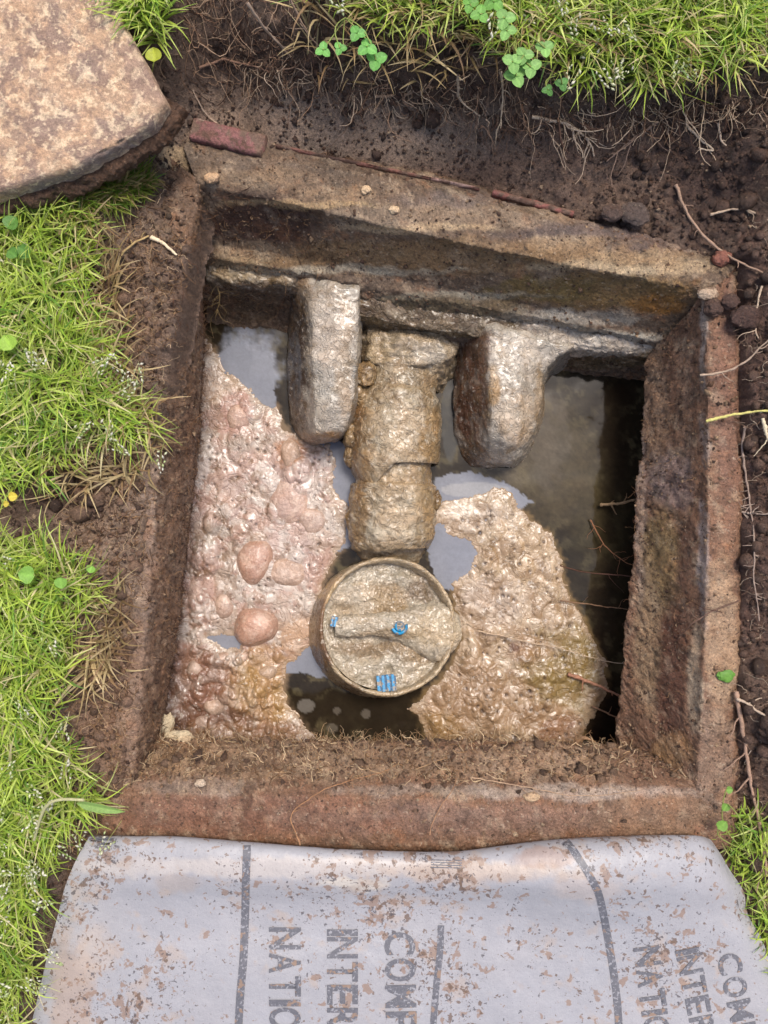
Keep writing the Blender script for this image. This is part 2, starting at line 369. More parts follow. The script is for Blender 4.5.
# far side: rim, brown face, mud ledge, lower face with its foot under the water
rows = [
    [(180, 128, -.04), (300, 150, -.04), (400, 160, -.04), (560, 205, -.04), (742, 254, -.04)],
    [(180, 133, -.008), (300, 153, -.008), (400, 168, -.008), (560, 212, -.008), (740, 260, -.008)],
    [(184, 148, .0), (300, 165, .002), (400, 180, .002), (560, 224, .002), (735, 268, .0)],
    [(192, 170, .001), (300, 190, .003), (400, 210, .003), (560, 246, .002), (720, 284, .0)],
    [(198, 184, -.002), (300, 206, .0), (400, 229, .0), (560, 263, -.001), (706, 290, -.004)],
    [(200, 194, -.012), (300, 212, -.012), (400, 235, -.012), (560, 268, -.012), (712, 300, -.012)],
    [(200, 222, -.045), (300, 240, -.045), (400, 262, -.045), (560, 296, -.045), (704, 323, -.045)],
    [(198, 242, -.066), (300, 258, -.066), (400, 278, -.066), (560, 312, -.066), (698, 340, -.066)],
    [(197, 256, -.07), (300, 272, -.07), (400, 292, -.07), (560, 322, -.07), (694, 348, -.07)],
    [(197, 270, -.10), (300, 288, -.10), (400, 316, -.10), (560, 332, -.10), (686, 358, -.10)],
    [(197, 290, -.118), (300, 298, -.118), (400, 332, -.118), (560, 348, -.118), (680, 370, -.118)],
    [(207, 305, -.15), (300, 314, -.15), (400, 346, -.15), (560, 360, -.15), (672, 380, -.15)],
    [(206, 325, -.176), (300, 338, -.176), (400, 366, -.176), (560, 372, -.176), (668, 386, -.176)],
    [(208, 350, -.24), (300, 360, -.24), (400, 385, -.24), (560, 390, -.24), (640, 396, -.24)]]
G = loft(rows, 210, 360, lv=True)
def farfn(p):
    x, y = PX(p); a = nfn(.0035, .0036, .003)(p) * (1 - .45 * sst(-.012, -.02, p[:, 2]) * sst(-.07, -.06, p[:, 2])) + .003 * sst(-.05, -.09, p[:, 2]) * fbm(p, 70, 3, .6)
    yc = 150 + (x - 300) * .232 + 5 * fbm(p, 12, 3)          # open crack between rim and the dark mortar behind it
    return a - .007 * np.exp(-((y - yc) / 1.6) ** 2) * (p[:, 2] > -.02) * sst(330, 400, x)
G = displace(G, farfn)
V = G.reshape(-1, 3)
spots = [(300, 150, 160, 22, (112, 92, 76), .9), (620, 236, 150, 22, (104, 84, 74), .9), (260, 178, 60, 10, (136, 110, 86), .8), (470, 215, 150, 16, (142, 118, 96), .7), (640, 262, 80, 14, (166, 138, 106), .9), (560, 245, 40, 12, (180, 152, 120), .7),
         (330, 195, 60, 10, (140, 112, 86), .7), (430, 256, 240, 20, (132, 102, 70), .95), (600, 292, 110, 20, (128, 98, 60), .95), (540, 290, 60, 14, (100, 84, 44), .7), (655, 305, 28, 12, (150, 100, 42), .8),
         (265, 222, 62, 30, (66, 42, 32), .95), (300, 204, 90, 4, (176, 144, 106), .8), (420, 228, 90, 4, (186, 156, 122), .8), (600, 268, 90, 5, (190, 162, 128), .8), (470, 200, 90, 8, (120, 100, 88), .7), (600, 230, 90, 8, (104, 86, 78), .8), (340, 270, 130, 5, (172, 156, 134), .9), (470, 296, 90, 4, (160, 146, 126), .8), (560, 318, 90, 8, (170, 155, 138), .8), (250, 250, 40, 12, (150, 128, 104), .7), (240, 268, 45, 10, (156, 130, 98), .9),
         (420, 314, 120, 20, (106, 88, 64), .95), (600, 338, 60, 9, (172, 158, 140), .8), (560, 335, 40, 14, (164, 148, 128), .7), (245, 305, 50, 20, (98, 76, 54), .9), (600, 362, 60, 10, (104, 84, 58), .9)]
cpart('wall', V, gridF(210, 360), M['rim'], stain_and_shade(V, (112, 90, 72), spots, .24, 55, .05, pat=WP, tone=(1.12, 1.17, 1.18))); surf['far'] = G
# pale mud caked on the ledge along the foot of the far wall
G = loft([[(204, 256, -.082), (300, 270, -.082), (400, 288, -.082), (560, 320, -.082), (680, 345, -.082)],
          [(204, 268, -.083), (300, 284, -.083), (400, 304, -.083), (560, 330, -.083), (676, 353, -.083)],
          [(205, 280, -.090), (300, 292, -.090), (400, 324, -.090), (560, 345, -.090), (672, 360, -.092)],
          [(206, 284, -.102), (300, 297, -.102), (400, 329, -.102), (560, 350, -.102), (668, 363, -.104)],
          [(207, 290, -.135), (300, 303, -.135), (400, 335, -.135), (560, 356, -.135), (664, 370, -.135)]], 60, 330)
G = displace(G, lambda p: .011 * fbm(p, 26, 5, .6) + .002 * fbm(p, 150, 4, .65) - .002); V = G.reshape(-1, 3)
cpart('mud_ledge', V, gridF(60, 330), M['pipe'], stain_and_shade(V, (98, 80, 56), [(600, 345, 70, 12, (190, 176, 158), .9), (560, 332, 40, 12, (176, 160, 140), .8), (240, 272, 55, 10, (176, 152, 118), .8), (420, 300, 70, 10, (108, 86, 62), .7), (430, 325, 50, 6, (112, 92, 66), .8), (250, 290, 50, 6, (100, 78, 56), .9)], .16, 60, pat=[((164, 146, 120), 45, .1, .25, .5), ((88, 66, 46), 60, .12, .3, .6)]))
# right side
rows = [
    [(748, 255, -.05), (750, 400, -.05), (752, 600, -.05), (745, 850, -.05)],
    [(742, 258, -.012), (744, 400, -.01), (745, 600, -.01), (738, 850, -.01)],
    [(733, 268, -.001), (736, 400, .001), (738, 600, .001), (730, 850, .001)],
    [(718, 284, .0), (722, 400, .003), (722, 600, .003), (712, 850, .002)],
    [(706, 290, -.002), (708, 400, .002), (706, 600, .002), (694, 850, .002)],
    [(701, 296, -.010), (702, 400, -.008), (700, 600, -.008), (686, 850, -.008)],
    [(690, 312, -.026), (690, 408, -.026), (686, 600, -.024), (672, 806, -.024)],
    [(668, 334, -.058), (668, 418, -.058), (660, 595, -.056), (646, 778, -.056)],
    [(652, 350, -.084), (650, 428, -.084), (640, 588, -.082), (624, 756, -.082)],
    [(645, 362, -.096), (641, 436, -.096), (629, 582, -.095), (614, 745, -.095)],
    [(650, 366, -.112), (648, 438, -.112), (640, 580, -.112), (626, 742, -.112)],
    [(656, 372, -.16), (656, 440, -.16), (646, 578, -.16), (634, 738, -.16)],
    [(652, 378, -.24), (650, 440, -.24), (642, 575, -.24), (630, 734, -.24)]]
G = loft(rows, 130, 340, lv=True)[:, ::-1]
G = displace(G, lambda p: nfn(.0045, .0034, .003)(p) + .006 * sst(-.06, -.1, p[:, 2]) * fbm(p, 45, 4, .6))
V = G.reshape(-1, 3)
spots = [(728, 400, 15, 120, (128, 92, 74), .7), (722, 640, 18, 90, (164, 132, 104), .85), (716, 760, 22, 60, (134, 106, 86), .8), (703, 340, 4, 50, (172, 152, 140), .7), (704, 440, 5, 30, (164, 144, 132), .5), (703, 560, 6, 60, (174, 152, 142), .8), (696, 680, 8, 60, (176, 150, 124), .7),
         (655, 400, 14, 90, (144, 112, 88), .85), (686, 420, 9, 110, (124, 96, 78), .6), (682, 560, 9, 90, (98, 66, 50), .8), (670, 480, 28, 30, (152, 128, 120), .55), (660, 560, 22, 60, (134, 108, 70), .7), (648, 640, 16, 80, (156, 126, 96), .8), (672, 680, 15, 90, (98, 62, 46), .85), (640, 500, 6, 120, (160, 134, 116), .6), (655, 490, 6, 8, (60, 50, 46), .9), (672, 478, 5, 8, (70, 52, 48), .9), (670, 750, 22, 22, (150, 112, 74), .7), (730, 310, 12, 30, (110, 78, 64), .8)]
cpart('wall', V, gridF(130, 340), M['rim'], stain_and_shade(V, (130, 94, 72), spots, .24, 60, .05, pat=WP, tone=(1.12, 1.17, 1.18))); surf['right'] = G
# left side, fibrous inner face, its top mostly under trodden soil
rows = [
    [(150, 150, -.05), (118, 400, -.05), (104, 640, -.05), (95, 860, -.05)],
    [(150, 150, -.012), (122, 400, -.012), (108, 640, -.012), (100, 860, -.012)],
    [(166, 154, -.003), (134, 400, -.001), (118, 640, -.003), (108, 860, -.004)],
    [(188, 172, .0), (152, 400, .002), (132, 640, .002), (116, 860, .0)],
    [(200, 180, -.001), (165, 400, .002), (145, 640, .001), (126, 850, -.002)],
    [(204, 184, -.008), (171, 400, -.008), (151, 640, -.008), (132, 830, -.008)],
    [(201, 205, -.03), (184, 400, -.03), (161, 640, -.03), (143, 800, -.03)],
    [(202, 225, -.055), (194, 400, -.055), (169, 640, -.055), (151, 770, -.05)],
    [(202, 260, -.085), (200, 403, -.08), (175, 640, -.08), (157, 748, -.07)],
    [(201, 290, -.13), (198, 405, -.12), (173, 640, -.12), (156, 742, -.12)],
    [(200, 310, -.185), (202, 405, -.185), (176, 640, -.185), (158, 740, -.185)],
    [(200, 320, -.24), (202, 405, -.24), (178, 640, -.24), (160, 738, -.24)]]
G = loft(rows, 120, 360, lv=True)
G = displace(G, lambda p: nfn(.007, .0055, .005)(p))
V = G.reshape(-1, 3)
spots = [(190, 300, 22, 150, (122, 92, 70), .8), (180, 450, 20, 120, (118, 88, 68), .85), (160, 640, 22, 120, (122, 92, 72), .8), (208, 300, 5, 120, (120, 72, 48), .7), (140, 520, 18, 160, (138, 114, 98), .7), (130, 700, 20, 100, (140, 110, 90), .7), (145, 330, 16, 40, (160, 136, 106), .6), (165, 360, 10, 30, (120, 98, 80), .7), (150, 760, 20, 50, (124, 92, 68), .8)]
cpart('wall', V, gridF(120, 360), M['rim'], stain_and_shade(V, (124, 98, 80), spots, .26, 60, .05, pat=WP, tone=(1.12, 1.17, 1.18))); surf['left'] = G
# near side: rust-red rounded rim, ledge heaped with fibres
rows = [
    [(90, 850, -.05), (250, 864, -.05), (450, 866, -.05), (620, 856, -.05), (740, 852, -.05)],
    [(92, 846, -.016), (250, 858, -.016), (450, 862, -.016), (620, 852, -.016), (740, 848, -.016)],
    [(98, 832, .0), (250, 840, .002), (450, 846, .002), (620, 838, .002), (738, 834, .0)],
    [(104, 812, .004), (250, 816, .008), (450, 820, .008), (620, 814, .006), (730, 812, .002)],
    [(110, 792, .002), (250, 796, .005), (450, 798, .006), (620, 792, .004), (715, 790, .001)],
    [(120, 784, -.004), (250, 788, -.002), (450, 790, -.002), (620, 785, -.003), (700, 782, -.004)],
    [(134, 772, -.016), (250, 776, -.016), (450, 778, -.016), (620, 774, -.016), (684, 774, -.016)],
    [(144, 758, -.030), (250, 762, -.032), (450, 764, -.032), (620, 762, -.032), (668, 764, -.032)],
    [(152, 744, -.046), (250, 750, -.048), (450, 750, -.048), (620, 752, -.048), (650, 756, -.05)],
    [(156, 736, -.060), (250, 742, -.062), (450, 741, -.062), (600, 745, -.062), (636, 750, -.064)],
    [(156, 738, -.078), (250, 744, -.08), (450, 743, -.08), (600, 747, -.08), (632, 750, -.08)],
    [(156, 738, -.14), (250, 744, -.14), (450, 744, -.14), (600, 748, -.14), (630, 750, -.14)],
    [(156, 734, -.24), (250, 740, -.24), (450, 740, -.24), (600, 744, -.24), (630, 746, -.24)]]
G = loft(rows, 120, 380, lv=True)[:, ::-1]
def nearfn(p):
    a = nfn(.0035, .0024, .001)(p); inn = sst(-.008, -.04, p[:, 2])
    return a + inn * (.007 * fbm(p, 45, 5, .65) - .003 * sst(.2, .6, fbm(p, 90, 3)))
G = displace(G, nearfn, flip=True)
V = G.reshape(-1, 3)
if gnormal(G)[60, 100] @ np.array([0, 0, 1]) < 0: pass
spots = [(250, 815, 170, 22, (124, 86, 66), .9), (480, 820, 200, 18, (130, 98, 80), .9), (660, 815, 70, 25, (136, 104, 80), .9), (560, 792, 130, 8, (168, 146, 130), .8), (200, 786, 70, 10, (142, 120, 104), .7), (420, 790, 100, 6, (150, 128, 112), .6), (248, 795, 7, 20, (84, 58, 42), .8), (380, 825, 20, 8, (130, 84, 60), .5),
         (300, 760, 190, 22, (140, 112, 88), .9), (540, 762, 150, 20, (152, 122, 98), .9), (240, 765, 50, 10, (104, 78, 60), .7), (420, 760, 60, 9, (112, 86, 66), .7), (640, 762, 40, 20, (104, 68, 50), .7), (180, 760, 50, 18, (134, 104, 76), .8)]
cpart('wall', V, gridF(120, 380), M['rim'], stain_and_shade(V, (126, 92, 70), spots, .24, 60, .05, pat=WP, tone=(1.12, 1.17, 1.18))); surf['near'] = G
# floor of the chamber under the water
fx, fy = np.meshgrid(np.linspace(-.31, .36, 40), np.linspace(-.33, .31, 40))
FV = np.stack([fx.ravel(), fy.ravel(), np.full(fx.size, -.30)], 1); FV[:, 2] += .008 * fbm(FV, 20, 3)
cpart('floor', FV, gridF(40, 40)[:, ::-1], M['rim'], stain_and_shade(FV, (60, 48, 34), []))

# mud-plastered benching piers standing out from the far wall
def pier(rows, nr, nc, base, spots, label, m):
    rows = [[(a, b - 14, c - .022) for a, b, c in rows[0]]] + rows
    G = loft(rows, nr, nc, lu=True)
    G = displace(G, lambda p: .0050 * fbm(p, 30, 5, .58) + .0018 * fbm(p, 150, 3, .6))
    V = G.reshape(-1, 3); o = cpart('pier', V, gridF(nr, nc), m, stain_and_shade(V, base, spots, .12, 60, .05, pat=[((188, 176, 158), 50, .06, .2, .5), ((128, 104, 72), 50, .12, .28, .6)])); o['label'] = label; return G
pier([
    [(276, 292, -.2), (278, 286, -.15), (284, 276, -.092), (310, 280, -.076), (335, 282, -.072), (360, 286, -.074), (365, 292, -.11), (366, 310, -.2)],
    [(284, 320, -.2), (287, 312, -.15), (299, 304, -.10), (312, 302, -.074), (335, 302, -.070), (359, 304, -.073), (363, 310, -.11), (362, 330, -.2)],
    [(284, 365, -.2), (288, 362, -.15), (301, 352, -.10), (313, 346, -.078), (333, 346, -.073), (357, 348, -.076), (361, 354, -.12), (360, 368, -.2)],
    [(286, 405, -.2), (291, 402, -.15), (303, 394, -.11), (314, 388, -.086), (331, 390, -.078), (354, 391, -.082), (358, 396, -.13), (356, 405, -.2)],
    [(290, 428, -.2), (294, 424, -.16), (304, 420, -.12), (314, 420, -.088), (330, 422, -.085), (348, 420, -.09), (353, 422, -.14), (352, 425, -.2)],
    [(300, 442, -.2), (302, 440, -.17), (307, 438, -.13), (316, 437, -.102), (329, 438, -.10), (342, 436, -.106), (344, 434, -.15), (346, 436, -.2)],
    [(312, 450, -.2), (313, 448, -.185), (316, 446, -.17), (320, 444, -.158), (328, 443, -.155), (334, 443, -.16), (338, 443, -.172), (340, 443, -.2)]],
    120, 110, (160, 148, 132), [(294, 352, 14, 95, (62, 48, 38), .95), (302, 288, 10, 16, (130, 100, 66), .6), (345, 360, 9, 70, (150, 126, 98), .6), (320, 438, 24, 8, (140, 104, 66), .8), (330, 330, 20, 40, (178, 162, 144), .6)],  # dark left flank: its shaded side painted into the mud colour
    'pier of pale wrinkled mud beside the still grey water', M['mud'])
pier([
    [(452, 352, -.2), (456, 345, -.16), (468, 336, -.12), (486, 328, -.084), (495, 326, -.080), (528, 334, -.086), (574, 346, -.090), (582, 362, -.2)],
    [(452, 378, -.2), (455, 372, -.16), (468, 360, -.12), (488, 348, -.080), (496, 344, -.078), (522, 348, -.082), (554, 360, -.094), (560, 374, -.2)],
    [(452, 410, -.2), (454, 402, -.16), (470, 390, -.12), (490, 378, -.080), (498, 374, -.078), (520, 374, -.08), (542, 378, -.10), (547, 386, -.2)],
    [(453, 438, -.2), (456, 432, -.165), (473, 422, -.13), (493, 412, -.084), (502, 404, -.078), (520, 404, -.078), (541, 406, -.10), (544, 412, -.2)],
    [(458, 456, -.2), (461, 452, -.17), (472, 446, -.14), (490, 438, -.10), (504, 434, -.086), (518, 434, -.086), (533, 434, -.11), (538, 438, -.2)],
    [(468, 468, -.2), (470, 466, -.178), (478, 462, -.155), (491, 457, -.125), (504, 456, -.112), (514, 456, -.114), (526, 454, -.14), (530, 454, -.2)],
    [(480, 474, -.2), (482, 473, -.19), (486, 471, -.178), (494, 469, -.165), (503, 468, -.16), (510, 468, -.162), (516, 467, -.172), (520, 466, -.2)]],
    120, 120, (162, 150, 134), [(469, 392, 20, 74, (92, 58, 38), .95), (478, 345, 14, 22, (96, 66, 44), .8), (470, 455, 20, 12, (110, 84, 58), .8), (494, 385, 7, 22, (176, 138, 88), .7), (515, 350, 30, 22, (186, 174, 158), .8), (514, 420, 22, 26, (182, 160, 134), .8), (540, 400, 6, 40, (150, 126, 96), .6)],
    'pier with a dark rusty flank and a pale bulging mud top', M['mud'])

# mud plug where the pipe leaves the far wall
G = loft([[(350, 330, -.2), (362, 322, -.16), (372, 316, -.135), (400, 316, -.13), (430, 320, -.13), (452, 326, -.14), (458, 334, -.16), (464, 340, -.2)],
          [(356, 352, -.2), (362, 340, -.15), (372, 334, -.118), (400, 336, -.108), (430, 338, -.108), (452, 344, -.12), (458, 352, -.15), (460, 362, -.2)],
          [(354, 366, -.2), (358, 358, -.16), (370, 352, -.122), (400, 350, -.108), (430, 352, -.108), (450, 358, -.124), (456, 368, -.16), (458, 378, -.2)],
          [(356, 382, -.2), (360, 376, -.17), (374, 368, -.132), (400, 366, -.114), (426, 368, -.116), (444, 374, -.14), (450, 382, -.17), (452, 392, -.2)],
          [(362, 396, -.2), (366, 392, -.185), (378, 386, -.16), (400, 384, -.14), (422, 386, -.145), (436, 390, -.165), (442, 396, -.185), (444, 400, -.2)]], 60, 90)
G = displace(G, lambda p: .014 * fbm(p, 38, 5, .62) + .002 * fbm(p, 170, 3, .6)); V = G.reshape(-1, 3)
o = cpart('mud_haunch', V, gridF(60, 90), M['mud'], stain_and_shade(V, (160, 140, 112), [(360, 360, 10, 16, (90, 70, 50), .8), (378, 356, 14, 12, (176, 152, 116), .7), (430, 352, 22, 14, (176, 162, 142), .8), (385, 376, 12, 8, (84, 64, 44), .8)], .18, 70))

# ------------------------------------------------------------------ water with sky reflections painted into its colour
wx, wy = np.meshgrid(np.arange(-.33, .36, .002), np.arange(-.34, .31, .002))
WV = np.stack([wx.ravel(), wy.ravel(), np.full(wx.size, WZ)], 1)
WV[:, 2] += .0006 * fbm(WV, 25, 2)
sky_reflection_col = (132, 134, 142)  # grey-blue of the mirrored sky, painted as water colour
wspots = [(590, 560, 70, 200, (40, 34, 24), .9), (560, 470, 55, 60, (74, 64, 46), .85), (548, 440, 22, 50, (88, 80, 70), .7), (520, 470, 30, 18, (92, 84, 70), .6), (600, 520, 30, 60, (62, 54, 36), .7), (610, 400, 26, 26, (36, 28, 20), .8), (600, 600, 14, 60, (44, 36, 28), .8),  # dark spot near the far right corner: wall reflection painted in
          (248, 360, 34, 38, sky_reflection_col, .95), (345, 480, 22, 50, sky_reflection_col, .9), (358, 382, 10, 20, sky_reflection_col, .9), (450, 550, 40, 32, sky_reflection_col, .95), (480, 487, 48, 18, (136, 132, 130), .9), (447, 420, 9, 46, (78, 78, 76), .8),
          (318, 662, 34, 13, sky_reflection_col, .95), (225, 645, 24, 12, sky_reflection_col, .9), (365, 712, 75, 30, (44, 36, 24), .95), (597, 715, 22, 40, (28, 20, 16), .9),
          (306, 706, 10, 8, (110, 104, 96), .85), (337, 711, 4, 4, (100, 92, 80), .8), (366, 714, 5, 5, (104, 96, 86), .85), (332, 728, 6, 5, (100, 92, 80), .8), (428, 730, 5, 6, (100, 90, 78), .7), (356, 700, 2, 2, (90, 80, 70), .7)]
wc = stain_and_shade(WV, (44, 37, 27), wspots[:8], .12, 40, .03, pat=[((98, 88, 64), 50, .02, .22, .55), ((34, 27, 20), 65, .1, .28, .5)])
PAINTED_REFLECTIONS = [[(222, 352), (232, 344), (262, 353), (273, 361), (277, 412), (240, 405), (196, 385), (206, 358)], [(330, 430), (350, 452), (356, 470), (354, 545), (318, 560), (318, 440)], [(352, 368), (370, 372), (366, 394), (352, 402)],  # outlines of sky reflections, painted onto the water as flat colour
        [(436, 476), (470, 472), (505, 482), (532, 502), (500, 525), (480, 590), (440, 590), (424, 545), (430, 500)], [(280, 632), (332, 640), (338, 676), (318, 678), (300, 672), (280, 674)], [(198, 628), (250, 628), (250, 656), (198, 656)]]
SC1 = [(200, 335), (214, 352), (226, 372), (246, 386), (262, 404), (276, 408), (283, 428), (300, 440), (330, 446), (334, 462), (332, 486), (346, 505), (345, 540), (332, 560), (322, 585), (318, 612), (320, 640), (304, 652), (288, 664), (282, 690), (288, 706), (302, 722), (314, 740), (312, 756), (140, 756), (140, 700), (156, 620), (170, 540), (186, 440), (194, 380)]
SC2 = [(446, 502), (470, 498), (494, 488), (512, 494), (520, 510), (534, 524), (550, 536), (560, 560), (564, 588), (578, 612), (592, 640), (604, 662), (606, 690), (598, 712), (584, 730), (578, 756), (432, 756), (426, 728), (412, 708), (430, 690), (452, 668), (462, 640), (456, 604), (452, 584), (470, 572), (478, 552), (470, 540), (452, 536), (440, 522), (428, 528), (428, 510)]
for q_, fc in ((SC2, (128, 104, 70)), (SC1, (132, 110, 86))):          # brown scum stain thinning out into the water round each crust
    sd_ = sdist(WV[:, 0], WV[:, 1], np.array([P(a_, b_, WZ)[:2] for a_, b_ in q_]))
    a = (1 - sst(.0, .009, sd_ + .009 * fbm(WV, 110, 4, .65)))[:, None] * .75
    wc = wc * (1 - a) + lin(fc) * a
wc = stain_and_shade(WV, wc, [(362, 712, 80, 26, (40, 33, 24), .95), (600, 716, 22, 40, (28, 20, 16), .9), (612, 450, 16, 90, (34, 27, 20), .7)], .05, 40, .0)  # first spot: dark reflection of the person above, painted into the water
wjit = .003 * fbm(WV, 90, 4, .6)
for q_ in PAINTED_REFLECTIONS:
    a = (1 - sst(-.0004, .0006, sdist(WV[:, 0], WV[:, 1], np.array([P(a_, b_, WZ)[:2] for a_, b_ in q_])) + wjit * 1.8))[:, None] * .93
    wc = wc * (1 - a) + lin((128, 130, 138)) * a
wc = stain_and_shade(WV, wc, [(450, 420, 9, 46, (70, 70, 68), .7), (306, 706, 9, 7, (110, 104, 96), .7), (337, 711, 4, 4, (96, 88, 78), .7), (366, 714, 5, 5, (100, 92, 82), .7), (332, 728, 6, 5, (96, 88, 76), .7), (428, 730, 5, 6, (96, 88, 76), .7), (474, 490, 36, 8, (158, 156, 154), .6)], .04, 40, .0, sharp=(.9, .99), wobk=.35)
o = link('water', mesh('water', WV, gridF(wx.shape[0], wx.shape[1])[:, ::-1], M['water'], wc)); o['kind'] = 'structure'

# ------------------------------------------------------------------ floating scum crusts
def scum(name, outline, holes, domes, dents, base, spots, label, seed, hfn, pats=()):
    ow = np.array([P(a, b, WZ)[:2] for a, b in outline]); hw = [np.array([P(a, b, WZ)[:2] for a, b in h]) for h in holes]
    st = .00125
    xs = np.arange(ow[:, 0].min() - .01, ow[:, 0].max() + .01, st); ys = np.arange(ow[:, 1].min() - .01, ow[:, 1].max() + .01, st)
    x, y = np.meshgrid(xs, ys); s0 = x.shape; x = x.ravel(); y = y.ravel(); p = np.stack([x, y, np.full(x.shape, seed * 1.)], 1)
    wob = .009 * fbm(p, 60, 5, .62) + .003 * fbm(p, 260, 3)
    s = sdist(x, y, ow)
    for h in hw: s = np.maximum(s, -sdist(x, y, h) - .001)
    s = s + wob
    edge = sst(0, .016, -s)
    z = .0006 + edge * hfn(p, x, y)
    for (a, b, rx, ry, h) in domes:
        c = P(a, b, WZ); k = .001 * (H - WZ) / H
        dd = ((x - c[0]) / (rx * k)) ** 2 + ((y - c[1]) / (ry * k)) ** 2
        z = z + edge * h * np.sqrt(np.clip(1 - dd, 0, 1)) * .8 + edge * h * .25 * np.exp(-dd * 1.3)
        z = z - edge * h * .22 * np.exp(-((np.sqrt(dd) - 1.12) / .14) ** 2)
    for (a, b, r, dp) in dents:
        c = P(a, b, WZ); z = z - dp * np.exp(-(((x - c[0]) ** 2 + (y - c[1]) ** 2) / (r * .00123) ** 2))
    z = .0006 + (z - .0006) * .75
    V = np.stack([x, y, WZ + z - .004 * sst(.0, .004, s)], 1)
    F = gridF(*s0)[:, ::-1]; F = F[s[F].min(1) < .003]
    u = np.zeros(len(V), bool); u[F.ravel()] = True; re = np.cumsum(u) - 1
    col = stain_and_shade(V, base, spots, .14, 60, .05)
    pc = pats
    for i, (c, psc, lo, hi, w) in enumerate(pc):
        a = sst(lo, hi, fbm(V, psc, 5, .6, 91. + 7 * i))[:, None] * w; col = col * (1 - a) + lin(c) * a
    col = stain_and_shade(V, col, spots[7:] if seed == 1 else spots[3:], .0, 60, .0) * .7 + col * .3
    for (a, b, r, dp) in dents:
        c = P(a, b, WZ); g_ = np.exp(-(((x - c[0]) ** 2 + (y - c[1]) ** 2) / (r * .0012) ** 2) ** 2)[:, None] * .85; col = col * (1 - g_) + lin((66, 50, 40)) * g_
    thin = (1 - sst(.0, .008, -s + .004 * fbm(p, 120, 3)))[:, None] * .6; col = col * (1 - thin) + lin((158, 134, 108)) * thin
    o = link(name, mesh(name, V[u], re[F], M['scum'], col[u])); return tag(o, label, 'scum')
def h1(p, x, y):
    d1, i1 = cells(x + .003 * pn(p * 60), y + .003 * pn(p * 60 + 5), 55, seed=3)
    d2, i2 = cells(x, y, 120, seed=4)
    low = sst(-.135, -.19, y)             # lumpier towards the near end
    d3, i3 = cells(x + .002 * pn(p * 90), y, 30, seed=9)
    z = .003 + .0038 * fbm(p, 24, 3) + .0006 * fbm(p, 150, 3, .6)
    z = z + np.sqrt(np.clip(.30 - d1 ** 2, 0, 1)) * .007 * i1 ** 2 * (.4 + low) + np.sqrt(np.clip(.22 - d2 ** 2, 0, 1)) * (.0004 + .005 * low) * i2 ** 2 + np.sqrt(np.clip(.12 - d3 ** 2, 0, 1)) * .009 * i3 ** 2
    return z
rb = np.random.RandomState(3)
def bubbles(n, x0, y0, x1, y1, r0, r1, h0, h1_, rr_):
    o_ = []
    for _ in range(n):
        r = rr_.uniform(r0, r1); o_.append((rr_.uniform(x0, x1), rr_.uniform(y0, y1), r * rr_.uniform(.8, 1.1), r * rr_.uniform(.9, 1.6), rr_.uniform(h0, h1_)))
    return o_
domes1 = bubbles(46, 186, 390, 335, 650, 6, 15, .0016, .0042, rb) + bubbles(75, 160, 645, 300, 745, 4, 10, .003, .0075, rb) + bubbles(30, 170, 520, 215, 650, 5, 11, .002, .005, rb)
domes2 = bubbles(40, 440, 500, 590, 740, 5, 14, .0012, .0035, rb) + bubbles(30, 430, 670, 580, 740, 6, 13, .002, .005, rb)
dents = [(rb.uniform(185, 330), rb.uniform(420, 650), rb.uniform(.7, 1.6), .0025) for _ in range(150)]
scum('scum_crust', SC1, [[(205, 636), (222, 632), (243, 640), (240, 650), (220, 648)], [(326, 608), (330, 603), (333, 615), (328, 618)], [(338, 470), (346, 480), (343, 497), (336, 488)]], domes1, dents, (166, 146, 130),
     [(290, 470, 60, 26, (176, 148, 136), .8), (255, 400, 60, 40, (176, 152, 132), .8), (300, 540, 40, 60, (176, 148, 136), .7), (220, 500, 32, 60, (174, 144, 130), .7), (200, 590, 20, 50, (164, 130, 114), .8), (215, 540, 20, 24, (150, 136, 120), .7), (325, 520, 20, 40, (176, 156, 138), .7),
      (265, 690, 50, 40, (158, 124, 78), .9), (200, 690, 40, 40, (122, 84, 64), .85), (215, 725, 50, 24, (104, 72, 54), .8), (300, 640, 22, 24, (176, 140, 108), .7), (180, 660, 20, 22, (146, 108, 86), .8), (250, 735, 70, 14, (134, 100, 72), .8), (236, 415, 18, 24, (178, 140, 128), .6), (290, 450, 16, 20, (160, 116, 84), .8)],
     'pinkish grey bubbly scum crust floating along the left half of the water', 1, h1, [((196, 184, 172), 34, .02, .14, .6), ((160, 124, 108), 26, .04, .18, .6), ((124, 98, 76), 60, .12, .26, .75)])
def h2(p, x, y):
    d2, i2 = cells(x, y, 100, seed=6)
    lo = sst(-.14, -.2, y)
    d3, i3 = cells(x + .003 * pn(p * 60), y + .003 * pn(p * 60 + 4), 36, seed=12)
    return .003 + .004 * fbm(p, 32, 4, .55) + .0006 * fbm(p, 150, 3, .6) + np.sqrt(np.clip(.2 - d3 ** 2, 0, 1)) * .010 * i3 ** 2 + np.sqrt(np.clip(.22 - d2 ** 2, 0, 1)) * (.0014 + .001 * lo) * i2
